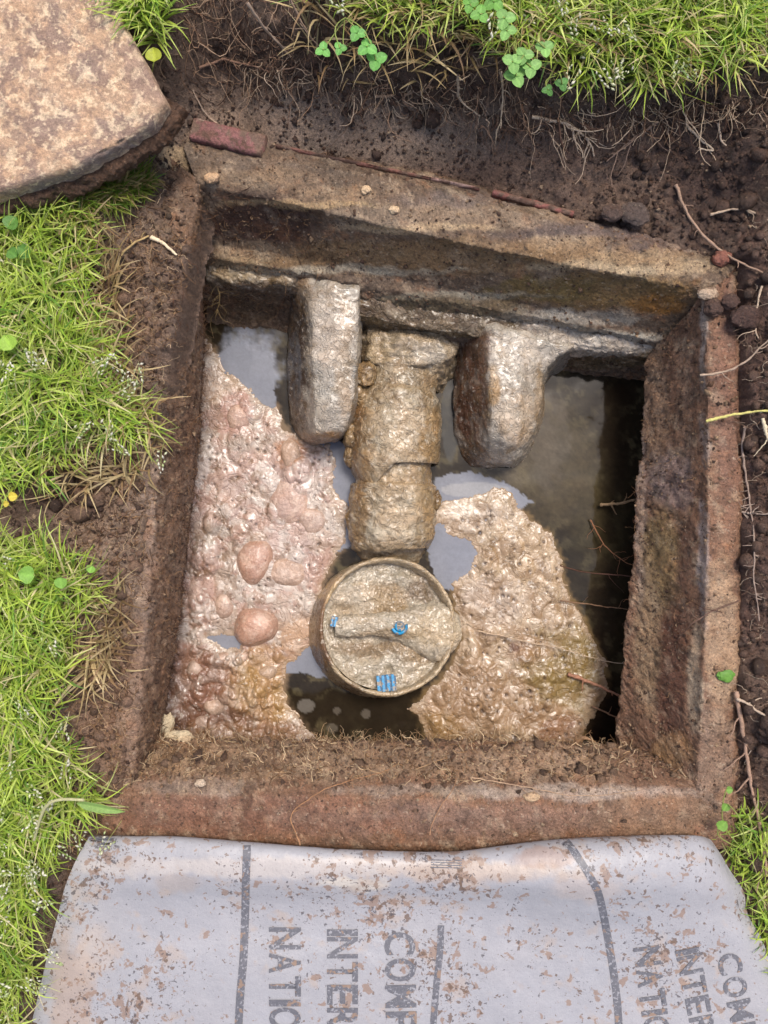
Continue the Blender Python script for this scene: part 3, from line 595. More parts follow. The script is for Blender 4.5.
scum('scum_crust', SC2, [], domes2, [(rb.uniform(450, 580), rb.uniform(510, 740), rb.uniform(.7, 2.2), .0025) for _ in range(90)], (168, 144, 116),
     [(470, 515, 44, 18, (186, 168, 148), .9), (520, 560, 36, 40, (166, 140, 108), .8), (490, 600, 40, 30, (160, 140, 122), .7), (560, 670, 42, 44, (128, 106, 62), .85), (545, 720, 30, 20, (140, 108, 78), .6), (480, 700, 60, 40, (146, 118, 90), .85), (560, 730, 26, 14, (132, 94, 70), .5), (440, 730, 30, 20, (144, 112, 70), .8), (530, 650, 30, 14, (150, 118, 90), .6), (512, 648, 8, 6, (92, 60, 44), .7)],
     'tan scum crust floating on the right half of the water past the round cap', 2, h2, [((196, 176, 152), 36, .06, .18, .5), ((140, 112, 82), 30, .04, .18, .7), ((106, 82, 54), 60, .16, .28, .7)])
# dome bubbles as parts of the left crust
crust = bpy.data.objects['scum_crust']
BUB = [(255, 561, 17, 21, .013, (186, 146, 122)), (256, 626, 20, 20, .019, (182, 140, 116)), (287, 572, 17, 14, .008, (186, 150, 126)), (291, 456, 9, 16, .008, (178, 136, 104)), (238, 418, 11, 12, .008, (192, 140, 124)), (290, 500, 19, 21, .008, (190, 146, 132)),
                                      (222, 660, 9, 8, .009, (182, 140, 112)), (241, 657, 7, 7, .008, (180, 142, 112)), (205, 722, 10, 7, .009, (140, 110, 92)), (214, 706, 10, 8, .009, (150, 122, 104)), (236, 700, 9, 8, .008, (166, 134, 104)), (195, 668, 8, 7, .008, (170, 134, 112)), (268, 672, 9, 6, .007, (176, 142, 100)), (255, 706, 8, 6, .006, (168, 138, 96)), (188, 548, 8, 14, .007, (176, 124, 104)), (197, 595, 8, 20, .007, (178, 130, 110)), (312, 520, 13, 12, .006, (190, 156, 138)), (224, 606, 9, 11, .006, (182, 142, 122))]
for k, (a, b, rx, ry, h, c) in enumerate(BUB):
    if k > 1: h *= .75; c = tuple(int(.3 * q1 + .7 * q2) for q1, q2 in zip(c, (166, 144, 128)))
    else: c = (174, 136, 116)
    n, m_ = 22, 40; t = np.linspace(0, 1, n)[:, None]; an = np.linspace(0, 2 * np.pi, m_, endpoint=False)[None]
    ph = t * np.pi / 2 * 1.0
    wob = 1 + .07 * np.sin(an * 2 + k) + .05 * np.sin(an * 3 + 2 * k)
    c0 = P(a, b, WZ); kk = .00123
    flare = 1 + .07 * np.clip(t - .8, 0, 1) / .2
    G = np.stack([c0[0] + rx * kk * np.sin(ph) * np.cos(an) * wob * flare, c0[1] + ry * kk * np.sin(ph) * np.sin(an) * wob * flare, WZ + .003 + h * np.cos(ph) + 0 * an], -1)
    V = G.reshape(-1, 3); V = V + np.stack([.0012 * fbm(V, 60, 3, off=5.), .0012 * fbm(V, 60, 3, off=25.), .0014 * fbm(V, 90, 4)], 1)
    col = stain_and_shade(V, c, [], .12, 60, .05, pat=[((204, 176, 156), 60, .05, .2, .5)]); tt = np.repeat(t, m_, 1).ravel()[:, None] ** 3 * .3
    col = col * (1 - tt) + lin((136, 110, 88)) * tt
    o = link('bubble', mesh('bubble', V, gridF(n, m_, True)[:, ::-1], M['bubble'], col), crust)

# ------------------------------------------------------------------ mud-coated pipe
pipe = empty('drain_pipe', tuple(P(398, 450, -.15)), 'mud-coated drain pipe with a socket joint running from the far wall', 'pipe')
def tube_part(name, stations, nr, nc, parent, m, base, spots, amp=.0025, ecc=None):
    """stations: (px, py, zc, radius) along the pipe, round section"""
    A = np.array([[*P(a, b, zt), r] for a, b, zt, r in stations]); A = cr(A, nr, True)
    cz = A[:, 2] - A[:, 3]
    t = np.gradient(A[:, :3], axis=0); t[:, 2] = 0; t /= np.linalg.norm(t, axis=1)[:, None]
    side = np.stack([-t[:, 1], t[:, 0], 0 * t[:, 0]], 1)
    an = np.linspace(0, 2 * np.pi, nc, endpoint=False)
    G = np.stack([A[:, 0], A[:, 1], cz], 1)[:, None] + A[:, 3][:, None, None] * (side[:, None] * np.cos(an)[None, :, None] + np.array([0, 0, 1.]) * np.sin(an)[None, :, None])
    n = gnormal(G, True)
    ctr = np.stack([A[:, 0], A[:, 1], cz], 1)[:, None]
    if ((G - ctr) * n).sum() < 0: n = -n; F = gridF(nr, nc, True)[:, ::-1]
    else: F = gridF(nr, nc, True)
    Pp = G.reshape(-1, 3)
    dsp = (amp * 2.0 * fbm(Pp, 32, 5, .6) + amp * .5 * fbm(Pp, 160, 3, .6) + amp * .5 * sst(.2, .8, ridge(Pp, 55, 2)))
    V = (G + n * dsp.reshape(G.shape[:2])[..., None]).reshape(-1, 3)
    o = link(name, mesh(name, V, F, m, stain_and_shade(V, base, spots, .16, 60, .06, pat=[((182, 168, 144), 50, .06, .2, .6), ((118, 96, 66), 55, .12, .3, .6)])), parent)
    o.location = -Vector(parent.location); return o
PS = [(395, 480, 30, 60, (170, 146, 114), .7), (362, 470, 14, 90, (134, 104, 66), .6), (395, 425, 34, 24, (176, 154, 124), .7), (430, 470, 12, 80, (148, 118, 78), .6), (398, 520, 26, 20, (178, 156, 126), .7), (355, 430, 8, 40, (120, 88, 56), .7)]
zt = -.105
tube_part('pipe_barrel', [(404, 345, -.112, .040), (403, 372, -.110, .0415), (401, 395, -.110, .042), (396, 440, -.110, .044), (394, 480, -.112, .0445), (392, 530, -.122, .0435), (390, 552, -.140, .042), (389, 566, -.16, .040)], 150, 140, pipe, M['pipe'], (144, 124, 96), PS, .0028)
tube_part('pipe_socket', [(401, 384, -.109, .0405), (400, 392, -.104, .049), (397, 412, -.101, .053), (396, 440, -.101, .054), (395, 459, -.102, .0535), (395, 462.5, -.103, .052), (395, 463, -.110, .044)], 90, 160, pipe, M['pipe'], (146, 126, 98), PS, .0022)
tube_part('pipe_collar', [(394, 483, -.111, .044), (394, 485, -.1065, .0495), (393, 510, -.107, .052), (391, 536, -.110, .051), (390, 548, -.118, .046), (390, 550, -.125, .040)], 80, 160, pipe, M['pipe'], (146, 126, 98), PS, .003)

def stone_mesh(seed, flat=.7, sub=4):
    bm = bmesh.new(); bmesh.ops.create_icosphere(bm, subdivisions=sub, radius=1); V = np.array([v.co for v in bm.verts]); F = np.array([[v.index for v in f.verts] for f in bm.faces]); bm.free()
    V = V * (1 + .5 * fbm(V, 1.2, 5, .62, off=seed * 7.))[:, None]; V[:, 2] *= flat; return V, F
for k, (a, b, z_, r, sx) in enumerate([(354, 436, -.142, .013, 1.), (351, 455, -.148, .011, .8), (357, 412, -.14, .012, .8), (360, 392, -.13, .012, .9), (354, 500, -.15, .009, .7), (437, 500, -.15, .008, .7), (352, 520, -.155, .010, .8), (366, 374, -.12, .010, 1.2)]):
    V, F = stone_mesh(50 + k, .8); V = V * np.array([sx, 1.4, 1.]) * r + P(a, b, z_)
    o = link('mud_lump', mesh('mud_lump', V, F, M['pipe'], stain_and_shade(V, (142, 114, 76), [], .2, 90, .05, pat=[((90, 68, 42), 70, .0, .2, .7)])), pipe); o.location = -Vector(pipe.location)
# ------------------------------------------------------------------ round cap
capc = P(388, 626, -.128)
cap = empty('round_drain_cap', tuple(capc), 'mud-filled round drain cap with cross bar and bright blue plastic showing', 'drain cap')
cap.rotation_euler = (math.radians(-7), math.radians(7), 0)
R0 = .081
def lathe(prof, nc, cx=0., cy=0.):
    pr = cr(np.array([[r, z, 0] for r, z in prof]), len(prof) * 5, True); an = np.linspace(0, 2 * np.pi, nc, endpoint=False)
    G = np.stack([cx + pr[:, :1] * np.cos(an), cy + pr[:, :1] * np.sin(an), pr[:, 1:2] + 0 * an], -1); return G
def capmesh(name, G, m, base, var=.14, amp=.0012, close=True, spots=(), parent=cap, flipf=False):
    if name == 'cap_rim': G = G.copy(); G[..., 0] += .14 * G[..., 2]; G[..., 1] += .08 * G[..., 2]
    n = gnormal(G, close); V = G.reshape(-1, 3)
    dsp = amp * (1.2 * fbm(V, 60, 4, .6) + .6 * fbm(V, 220, 3, .6))
    V = (G + n * dsp.reshape(G.shape[:2])[..., None]).reshape(-1, 3)
    F = gridF(G.shape[0], G.shape[1], close)
    if flipf: F = F[:, ::-1]
    w = V + capc
    return link(name, mesh(name, V, F, m, stain_and_shade(w, base, spots, var, 70, .05)), parent)
# outer wall, lip and inner wall of the cup (profile runs from the outside foot over the lip to the inside)
capmesh('cap_rim', lathe([(R0 * 1.03, -.075), (R0 * 1.03, -.04), (R0 * 1.01, -.012), (R0 * 1.0, -.001), (R0 * .985, .0022), (R0 * .94, .0015), (R0 * .932, -.004), (R0 * .925, -.024)], 260), M['pipe'], (166, 144, 112), .14, .0019,
        spots=[(322, 640, 8, 60, (104, 72, 44), .9), (340, 690, 22, 12, (96, 66, 42), .8), (388, 552, 60, 6, (204, 172, 128), .8), (330, 590, 8, 30, (190, 158, 112), .7)])
# mud inside the cup: heightfield with bar, divider, hollow places
rr = np.linspace(0, 1, 90)[:, None]; an = np.linspace(0, 2 * np.pi, 260, endpoint=False)[None]
x = (R0 * .935 * rr * np.cos(an)).ravel(); y = (R0 * .935 * rr * np.sin(an)).ravel()
p = np.stack([x, y, 0 * x], 1)
z = -.018 + .0085 * fbm(p, 34, 5, .6) + .0016 * fbm(p, 200, 3, .6) + .0015 * ridge(p, 40, 2)
q = np.array([x, y]) * 1000      # mm in the cap
z -= .004 * np.exp(-(((q[0] - 2) / 9) ** 2 + ((q[1] - 16) / 12) ** 2))
z -= .010 * np.exp(-(((q[0] + 2) / 8) ** 2 + ((q[1] + 20) / 9) ** 2)) + .007 * np.exp(-(((q[0] + 48) / 16) ** 2 + ((q[1] - 20) / 5) ** 2))
z -= .009 * np.exp(-(((q[0] + 22) / 14) ** 2 + ((q[1] + 38) / 6) ** 2))
z -= .008 * np.exp(-(((q[0] - 2) / 4) ** 2 + ((q[1] + 54) / 8) ** 2))
z -= .005 * np.exp(-(((q[0] - 56) / 7) ** 2 + ((q[1] - 36) / 14) ** 2))
z += .006 * np.exp(-(((q[0] - 26) / 26) ** 2 + ((q[1] - 55) / 8) ** 2)) + .005 * np.exp(-(((q[0] + 30) / 22) ** 2 + ((q[1] - 40) / 16) ** 2))
z += .009 * np.exp(-(((q[0] - 66) / 22) ** 2 + ((q[1] + 6) / 22) ** 2))
z += .004 * np.exp(-(((q[0] - 22) / 20) ** 2 + ((q[1] + 44) / 18) ** 2))
V = np.stack([x, y, z], 1)
link('mud_fill', mesh('mud_fill', V, gridF(90, 260, True), M['mud'], stain_and_shade(V + capc, (168, 154, 132), [(386, 600, 26, 20, (146, 116, 74), .6), (425, 590, 16, 16, (96, 76, 54), .7), (388, 645, 50, 8, (130, 100, 62), .6), (440, 640, 26, 20, (176, 154, 120), .6), (352, 600, 26, 22, (178, 160, 136), .6), (420, 655, 26, 8, (136, 108, 70), .6)], .14, 60)), cap)
# cross bar: flat handle, narrow on one side, spreading mud over the lip on the other
mm = lambda a, b: [a * .001, b * .001]
def bar(rows, name, amp=.0018, nr=60, nc=140, base=(170, 156, 134), m=None, spots=()):
    A = np.array(rows, float) * .001
    A = np.swapaxes(cr(np.swapaxes(A, 0, 1), nc), 0, 1); G = cr(A, nr)
    return capmesh(name, G, m or M['mud'], base, .12, amp, False, spots, flipf=False)
bar([[(-62, 13, -18), (-40, 14, -18), (-10, 15, -18), (14, 17, -18), (40, 24, -18), (66, 28, -16), (86, 12, -22)],
     [(-62, 12, -5), (-40, 13, -4), (-10, 14, -4), (14, 15, -5), (40, 19, -6), (66, 20, -1), (88, 10, -8)],
     [(-62, 6, -1), (-40, 6, 0), (-10, 6, 1), (14, 6, 1), (40, 5, 1), (66, 4, 4), (88, -4, -2)],
     [(-62, -3, -1), (-40, -3, 0), (-10, -4, 1), (14, -6, 1), (40, -10, 0), (66, -13, 4), (88, -16, -2)],
     [(-62, -10, -5), (-40, -10, -4), (-10, -11, -5), (14, -17, -7), (40, -30, -8), (62, -38, -3), (82, -28, -6)],
     [(-62, -12, -18), (-40, -12, -18), (-10, -13, -18), (14, -21, -18), (40, -36, -18), (62, -44, -15), (80, -32, -18)]], 'cross_bar', .0032, spots=[(400, 632, 40, 5, (140, 110, 70), .5), (440, 630, 26, 22, (180, 158, 124), .6)])
# blue plastic seen through the mud
def blue_box(rows): pass
def blue(name, cx, cy, w, h, z, ribs, rot=0.):
    parts = []; n = ribs
    bw = w / n
    for k in range(n):
        x0 = -w / 2 + k * bw; s = RS.uniform(-.6, .6)
        e = bw * .62
        top = z + .0 + RS.uniform(-.5, .5)
        P8 = np.array([[x0, -h / 2 + s, z - 4], [x0 + e, -h / 2 + s, z - 4], [x0 + e, h / 2 + s * .5, z - 4], [x0, h / 2 + s * .5, z - 4],
                       [x0 + .2, -h / 2 + s + .3, top], [x0 + e - .2, -h / 2 + s + .3, top], [x0 + e - .2, h / 2 - .4, top], [x0 + .2, h / 2 - .4, top]])
        F8 = np.array([[0, 3, 2, 1], [4, 5, 6, 7], [0, 1, 5, 4], [1, 2, 6, 5], [2, 3, 7, 6], [3, 0, 4, 7]])
        parts.append((P8, F8, np.tile(lin((26, 124, 170)), (8, 1))))
    pl = np.array([[-w / 2, -h / 2, z - 2.2], [w / 2, -h / 2, z - 2.2], [w / 2, h / 2, z - 2.2], [-w / 2, h / 2, z - 2.2]], float)
    parts.append((pl, np.array([[0, 1, 2, 3]]), np.tile(lin((14, 70, 104)), (4, 1))))
    V, F, c = merge(parts); ca, sa = math.cos(rot), math.sin(rot)
    V = np.stack([V[:, 0] * ca - V[:, 1] * sa + cx, V[:, 0] * sa + V[:, 1] * ca + cy, V[:, 2]], 1) * .001
    o = link(name, mesh(name, V, F, M['blue'], c, smooth=False), cap); return o
blue('blue_insert', -2, -68 + 2, 23, 19, -3.5, 4, .08)
blue('blue_insert', -63, 6, 8, 12, 1.2, 2, -.2)
# curled blue tab at the centre of the bar
an2 = np.linspace(.3, 2 * np.pi - .4, 40); parts = []
for (rad, zz, wd) in ((7.8, 4.6, 3.4), (4.2, 4.4, 2.2)):
    an2 = np.linspace(3.4, 6.6, 40) if rad > 5 else np.linspace(1.2, 5.0, 40)
    pts = np.array([[13 + rad * math.cos(t) * 1.05, -1 + rad * math.sin(t) * .95, zz + 1.2 * math.sin(t * 2)] for t in an2]) * .001
    V, F, c = tubes(pts[None], np.full((1, 40), wd * .0005 * 1.2), lin((26, 130, 175))[None], 8); parts.append((V, F, c))
ds = np.array([[13 + 7 * math.cos(t), -1 + 6.5 * math.sin(t), 2.8] for t in np.linspace(0, 2 * np.pi, 24, endpoint=False)]) * .001
Fd = np.array([[0, i, i + 1] for i in range(1, 23)]); parts.append((ds, Fd, np.tile(lin((14, 60, 84)), (24, 1))))
V, F, c = merge(parts); link('blue_tab', mesh('blue_tab', V, F, M['blue'], c), cap)

# ------------------------------------------------------------------ membrane sheet with printed lettering
sheet = empty('plastic_sheet', tuple(P(400, 900, .0)), 'grey-white plastic membrane sheet with grey lettering, muddy, folded along the pit edge', 'plastic sheet')
rows = [
    [(104, 843, -.004), (180, 846, .002), (260, 853, .004), (350, 857, .004), (440, 860, .004), (500, 855, .004), (560, 848, .004), (630, 844, .004), (690, 843, .0), (700, 844, -.006)],
    [(92, 836, .006), (180, 837, .010), (260, 843, .012), (350, 849, .012), (440, 852, .012), (500, 846, .012), (560, 839, .012), (630, 836, .012), (690, 835, .01), (708, 838, .0)],
    [(86, 842, .014), (180, 842, .020), (260, 848, .022), (350, 854, .021), (440, 857, .022), (500, 851, .024), (560, 845, .026), (630, 842, .026), (700, 843, .018), (718, 850, .004)],
    [(76, 860, .018), (180, 858, .026), (260, 862, .027), (350, 866, .026), (440, 868, .027), (500, 864, .032), (560, 860, .036), (630, 860, .036), (706, 862, .026), (730, 870, .008)],
    [(66, 884, .016), (180, 880, .026), (260, 882, .026), (350, 884, .025), (440, 886, .026), (500, 884, .034), (560, 884, .040), (630, 886, .039), (716, 888, .028), (744, 892, .010)],
    [(60, 906, .016), (180, 902, .019), (260, 902, .018), (350, 903, .018), (440, 904, .019), (500, 904, .024), (560, 906, .030), (630, 910, .030), (720, 912, .024), (748, 914, .010)],
    [(54, 930, .016), (180, 926, .018), (260, 926, .017), (350, 926, .017), (440, 926, .018), (500, 928, .020), (560, 930, .022), (630, 934, .024), (734, 940, .026), (764, 944, .018)],
    [(44, 970, .018), (180, 966, .021), (260, 966, .021), (350, 966, .021), (440, 966, .021), (500, 966, .022), (560, 970, .022), (630, 974, .024), (748, 984, .026), (778, 990, .022)],
    [(32, 1020, .02), (180, 1020, .022), (260, 1020, .022), (350, 1020, .022), (440, 1020, .023), (500, 1020, .024), (560, 1020, .024), (630, 1022, .026), (764, 1032, .03), (792, 1036, .027)],
    [(10, 1100, .03), (180, 1100, .028), (260, 1100, .026), (350, 1100, .026), (440, 1100, .026), (500, 1100, .026), (560, 1100, .026), (630, 1100, .028), (778, 1110, .034), (806, 1112, .032)],
    [(-30, 1260, .05), (180, 1260, .04), (260, 1260, .035), (350, 1260, .035), (440, 1260, .035), (500, 1260, .035), (560, 1260, .035), (630, 1260, .035), (780, 1260, .035), (815, 1262, .03)]]
G = loft(rows, 260, 330)
Vp = G.reshape(-1, 3); G[..., 2] += (.0024 * fbm(Vp, 9, 3) + .0012 * fbm(Vp, 26, 3)).reshape(G.shape[:2])
G[..., 2] = np.maximum(G[..., 2], -.006)
V = G.reshape(-1, 3); Fs = gridF(260, 330)
ss = [(300, 868, 260, 12, (188, 176, 166), .5), (470, 872, 90, 12, (170, 150, 134), .6), (355, 884, 40, 6, (200, 188, 172), .6), (72, 990, 26, 60, (158, 136, 120), .6), (95, 950, 20, 30, (172, 156, 144), .5), (590, 890, 40, 16, (176, 160, 150), .4), (175, 885, 26, 10, (150, 136, 126), .5), (545, 858, 36, 10, (150, 118, 98), .5)]
col = stain_and_shade(V, (152, 150, 153), ss, .04, 30, .01)
link('membrane', mesh('membrane', V, Fs, M['sheet'], col), sheet).location = -Vector(sheet.location)
bv = BVHTree.FromPolygons([Vector(v) for v in V[::1]], Fs.tolist())
def drop(px, py, off):
    """put a printed mark at its place on the sheet surface"""
    w = P(px, py, .022); h = bv.ray_cast(Vector((w[0], w[1], .3)), Vector((0, 0, -1)))
    z = h[0].z if h[0] else .02
    w = P(px, py, z); h = bv.ray_cast(Vector((w[0], w[1], .3)), Vector((0, 0, -1)))
    z = h[0].z if h[0] else z
    return [w[0], w[1], z + off]
ink = (96, 95, 100)
def ribbon(name, pts, w, off=.0005, label=None, c=ink):
    A = cr(np.array([[a, b, 0] for a, b in pts], float), 90); t = np.gradient(A, axis=0); t /= np.linalg.norm(t, axis=1)[:, None]; s = np.stack([-t[:, 1], t[:, 0]], 1)
    G = np.array([[drop(A[i, 0] + s[i, 0] * u * w / 2, A[i, 1] + s[i, 1] * u * w / 2, off) for u in np.linspace(-1, 1, 4)] for i in range(len(A))])
    V = G.reshape(-1, 3); F = gridF(len(A), 4)
    o = link(name, mesh(name, V, F, M['ink'], stain_and_shade(V, c, [], .08, 60, .01)), sheet); o.location = -Vector(sheet.location)
    if label: o['label'] = label
ribbon('printed_stripe', [(247, 845), (246, 880), (244, 950), (240, 1000), (237, 1060)], 8)
ribbon('printed_stripe', [(566, 841), (577, 856), (592, 880), (600, 900), (610, 950), (617, 1000), (621, 1060)], 7.5)
ribbon('printed_stripe', [(441, 925), (440, 950), (436, 990), (432, 1040)], 6.5)
for k in range(5): ribbon('printed_bar', [(88 + k, 837.6 + k * 1.9), (112, 838.2 + k * 1.9)], 1.0)
for k in range(4): ribbon('printed_bar', [(431, 860 + k * 2.4), (462, 861 + k * 2.4)], 1.1)
def text(body, px, py, hgt, ang, adv, sub=2):
    """printed word reading down the sheet: start corner, cap height and advance in photo units"""
    x = 0
    for ch in body:
        cu = bpy.data.curves.new('letter', 'FONT'); cu.body = ch; cu.size = 1; cu.offset = .022; cu.resolution_u = 4
        ob = bpy.data.objects.new('tmp', cu); C.objects.link(ob)
        dg = bpy.context.evaluated_depsgraph_get(); me = bpy.data.meshes.new_from_object(ob.evaluated_get(dg))
        bpy.data.objects.remove(ob)
        bm = bmesh.new(); bm.from_mesh(me)
        xs = [v.co.x for v in bm.verts]; ys = [v.co.y for v in bm.verts]
        x0, x1, y0, y1 = min(xs), max(xs), min(ys), max(ys)
        bmesh.ops.triangulate(bm, faces=bm.faces); bmesh.ops.subdivide_edges(bm, edges=[e for e in bm.edges if e.calc_length() > .15], cuts=3, use_grid_fill=True)
        bmesh.ops.triangulate(bm, faces=bm.faces)
        w = adv * (.30 if ch == 'I' else 1.0 if ch in 'OCNM' else .92); ww = w * .86
        for v in bm.verts:
            u = x + (v.co.x - x0) / (x1 - x0) * ww; h = (v.co.y - y0) / (y1 - y0) * hgt
            a = px + h * math.cos(ang) + u * math.sin(ang); b = py - h * math.sin(ang) * -1 * -1 + u * math.cos(ang)
            v.co = drop(a, b, .0007)
        m2 = bpy.data.meshes.new('letter'); bm.to_mesh(m2); bm.free(); bpy.data.meshes.remove(me)
        at = m2.color_attributes.new('Col', 'FLOAT_COLOR', 'POINT'); cc = np.tile([*lin(ink), 1], (len(m2.vertices), 1)); at.data.foreach_set('color', cc.astype(np.float32).ravel())
        m2.materials.append(M['ink']); o = link('letter', m2, sheet); o.location = -Vector(sheet.location); x += w
text('NATION', 269, 927, 32, .0, 25.5)
text('INTERN', 327, 929, 31, .0, 25)
text('COMP', 384, 932, 31, .02, 26.5)
text('NATION', 633, 948, 26, .13, 22.5)
text('INTERN', 675, 951, 24, .20, 22)
text('COMP', 716, 956, 24, .22, 24)

# ------------------------------------------------------------------ concrete cover slab lying on the turf
slab = empty('concrete_slab', tuple(P(60, 60, .05)), 'speckled tan concrete cover slab lying on the grass beside the pit', 'slab')
zs = .088
top = [(165, 100), (120, 20), (98, -30), (40, -150), (-200, -150), (-260, 100), (-120, 228), (0, 190), (78, 164), (122, 140), (150, 122)]
tw = np.array([P(a, b, zs)[:2] for a, b in top]); tc = cr(np.vstack([tw, tw[:1]]), 520, True)[:-1]
k = np.ones(3) / 3; tc = np.stack([np.convolve(np.concatenate([tc[-8:, i], tc[:, i], tc[:8, i]]), k, 'same')[8:-8] for i in (0, 1)], 1)
ctr = np.array(P(40, 40, zs)[:2]); nrm = tc - ctr; nrm /= np.linalg.norm(nrm, axis=1)[:, None]
prof = [(s, 0., 0.) for s in np.linspace(.0003, .985, 130)] + [(.995, 0, -.0008), (1.0, .001, -.003), (1.0, .002, -.008), (1., .002, -.016), (1, .001, -.024), (1, .0, -.034), (.97, 0, -.036)]
G = np.array([[[*(ctr + (c - ctr) * s + n_ * o_), zs + dz] for c, n_ in zip(tc, nrm)] for s, o_, dz in prof])
G = cr(G, 190, True)
n = gnormal(G, True)
V = G.reshape(-1, 3); sgn = 1 if n[20, 0, 2] > 0 else -1
chip = -.004 * sst(.2, .6, fbm(V, 30, 4, .6)) * 1.0
G = G + sgn * n * (.0012 * fbm(V, 60, 5, .65) + .003 * fbm(V, 12, 2) + chip * (V[:, 2] < zs - .001)).reshape(G.shape[:2])[..., None]
V = G.reshape(-1, 3)
rs2 = np.random.RandomState(8)
ss = [(rs2.uniform(-20, 165), rs2.uniform(-20, 190), rs2.uniform(4, 17), rs2.uniform(3, 11), (146, 118, 104), rs2.uniform(.4, .9)) for _ in range(80)] + [(150, 90, 22, 18, (142, 116, 102), .6), (140, 60, 20, 30, (150, 124, 108), .6)]
ss += [(60 + i * 8, 182 - i * 4.6 , 10, 6, (138, 122, 114), .7) for i in range(-8, 13)]
col = stain_and_shade(V, (190, 156, 126), ss[80:], .14, 60, .04, pat=[((136, 112, 100), 34, -.02, .12, .75), ((146, 120, 104), 80, .06, .16, .6), ((232, 204, 168), 90, .08, .2, .6)])
Fq = gridF(G.shape[0], G.shape[1], True)
link('slab_body', mesh('slab_body', V, Fq if sgn > 0 else Fq[:, ::-1], M['slab'], col), slab).location = -Vector(slab.location)
# damp soil still stuck to the slab's lower edge
ed = [(168, 100), (160, 118), (150, 126), (122, 146), (80, 168), (0, 194), (-60, 212), (-130, 232)]
A = cr(np.array([P(a, b, .07) for a, b in ed]), 300, True); t = np.gradient(A, axis=0); t /= np.linalg.norm(t, axis=1)[:, None]; sd_ = np.stack([t[:, 1], -t[:, 0], 0 * t[:, 0]], 1)
if (sd_[150] @ np.array([1, -1, 0])) < 0: sd_ = -sd_
th = np.linspace(math.pi * .75, -math.pi * .5, 40)
G = A[None] + sd_[None] * (np.cos(th) * .017 + .0)[:, None, None] + np.array([0, 0, 1.]) * (np.sin(th) * .012 - .008)[:, None, None]
n = gnormal(G); V = G.reshape(-1, 3); sg = 1 if n[10, 100, 2] > 0 else -1
G = G + sg * n * (.008 * fbm(V, 50, 4, .65) + .002 * fbm(V, 200, 3, .6)).reshape(G.shape[:2])[..., None]; V = G.reshape(-1, 3); Fq = gridF(40, 300)
link('soil_clinging', mesh('soil_clinging', V, Fq if sg > 0 else Fq[:, ::-1], M['soil'], stain_and_shade(V, (92, 66, 48), [(110, 150, 14, 8, (150, 116, 90), .6)], .2, 60)), slab).location = -Vector(slab.location)

# ------------------------------------------------------------------ brick behind the rim, thin red course, stones, foam
def box_rough(px0, py0, px1, py1, wid, z0, z1, name, m, base, spots, label=None, cat=None, amp=.0012, parent=None, group=None):
    a = P(px0, py0, z1); b = P(px1, py1, z1); u = (b - a); Ln = np.linalg.norm(u[:2]); u = u / np.linalg.norm(u); v = np.array([u[1], -u[0], 0])
    c0 = a; th = z1 - z0; r = .002
    pr = [(-.002, -th), (0, -th * .5), (0, -r), (r, 0), (wid * .5, 0), (wid - r, 0), (wid, -r), (wid, -th * .5), (wid + .002, -th)]
    st = [0, .0, 1, 1]; us = np.concatenate([[0.], np.linspace(.0, 1, 60), [1.]])
    G = np.array([[c0 + u * Ln * s + v * (w if 0 < i < 61 else wid / 2 + (w - wid / 2) * .9) + np.array([0, 0, h if 0 < i < 61 else min(h, -th * .5)]) for (w, h) in pr] for i, s in enumerate(us)])
    G = np.swapaxes(cr(np.swapaxes(G, 0, 1), 40, True), 0, 1)
    n = gnormal(G); V = G.reshape(-1, 3); sg = 1 if n[30, 20, 2] > 0 else -1
    V = (G + sg * n * (amp * fbm(V, 80, 4, .6)).reshape(G.shape[:2])[..., None]).reshape(-1, 3); Fq = gridF(G.shape[0], 40)
    o = link(name, mesh(name, V, Fq if sg > 0 else Fq[:, ::-1], m, stain_and_shade(V, base, spots, .18, 90, pat=[((106, 86, 72), 80, -.02, .1, .9)])), parent)
    return tag(o, label, cat, group)
box_rough(194, 116, 266, 134, .022, -.03, .0050, 'broken_brick', M['brick'], (126, 84, 80), [(228, 120, 40, 2.5, (196, 176, 160), .7), (262, 138, 10, 5, (96, 60, 50), .7), (205, 136, 14, 4, (104, 74, 62), .7)], 'dull red brick end exposed in the soil behind the chamber rim', 'brick')
box_rough(276, 143, 480, 186, .0035, -.03, -.0045, 'brick_edge', M['brick'], (124, 84, 72), [(340, 160, 30, 6, (110, 84, 70), .9), (455, 182, 30, 5, (190, 160, 148), .6)], 'thin red line of a buried brick edge behind the middle of the rim', 'brick', .0012)
box_rough(494, 188, 575, 210, .006, -.03, -.0035, 'brick_edge', M['brick'], (140, 88, 78), [(510, 192, 16, 4, (120, 86, 72), .8)], 'short pinkish red brick edge showing where the rim meets dark soil', 'brick', .0015)
def snap(px, py, z0, grids=None):
    w = P(px, py, z0); return w
def put_stone(px, py, z, r, c, label, name='stone', cat='stone', m='stone', group=None, sx=1.4, rot=0., flat=.7, seed=0):
    V, F = stone_mesh(seed, flat); V = V * np.array([sx, 1, 1]); ca, sa = math.cos(rot), math.sin(rot)
    V = np.stack([V[:, 0] * ca - V[:, 1] * sa, V[:, 0] * sa + V[:, 1] * ca, V[:, 2]], 1) * r
    o = link(name, mesh(name, V, F, M[m], stain_and_shade(V + P(px, py, z), c, [], .12, 120)), None, tuple(P(px, py, z))); return tag(o, label, cat, group)
put_stone(212, 178, .006, .0055, (196, 160, 124), 'pale pebble lodged at the back corner of the rim', seed=1)
put_stone(366, 190, .004, .0045, (206, 176, 140), 'cream pebble set in the back rim near its middle', seed=2, sx=1.1)
put_stone(394, 210, .004, .004, (200, 172, 138), 'small cream pebble close to the inner edge of the back rim', seed=3)
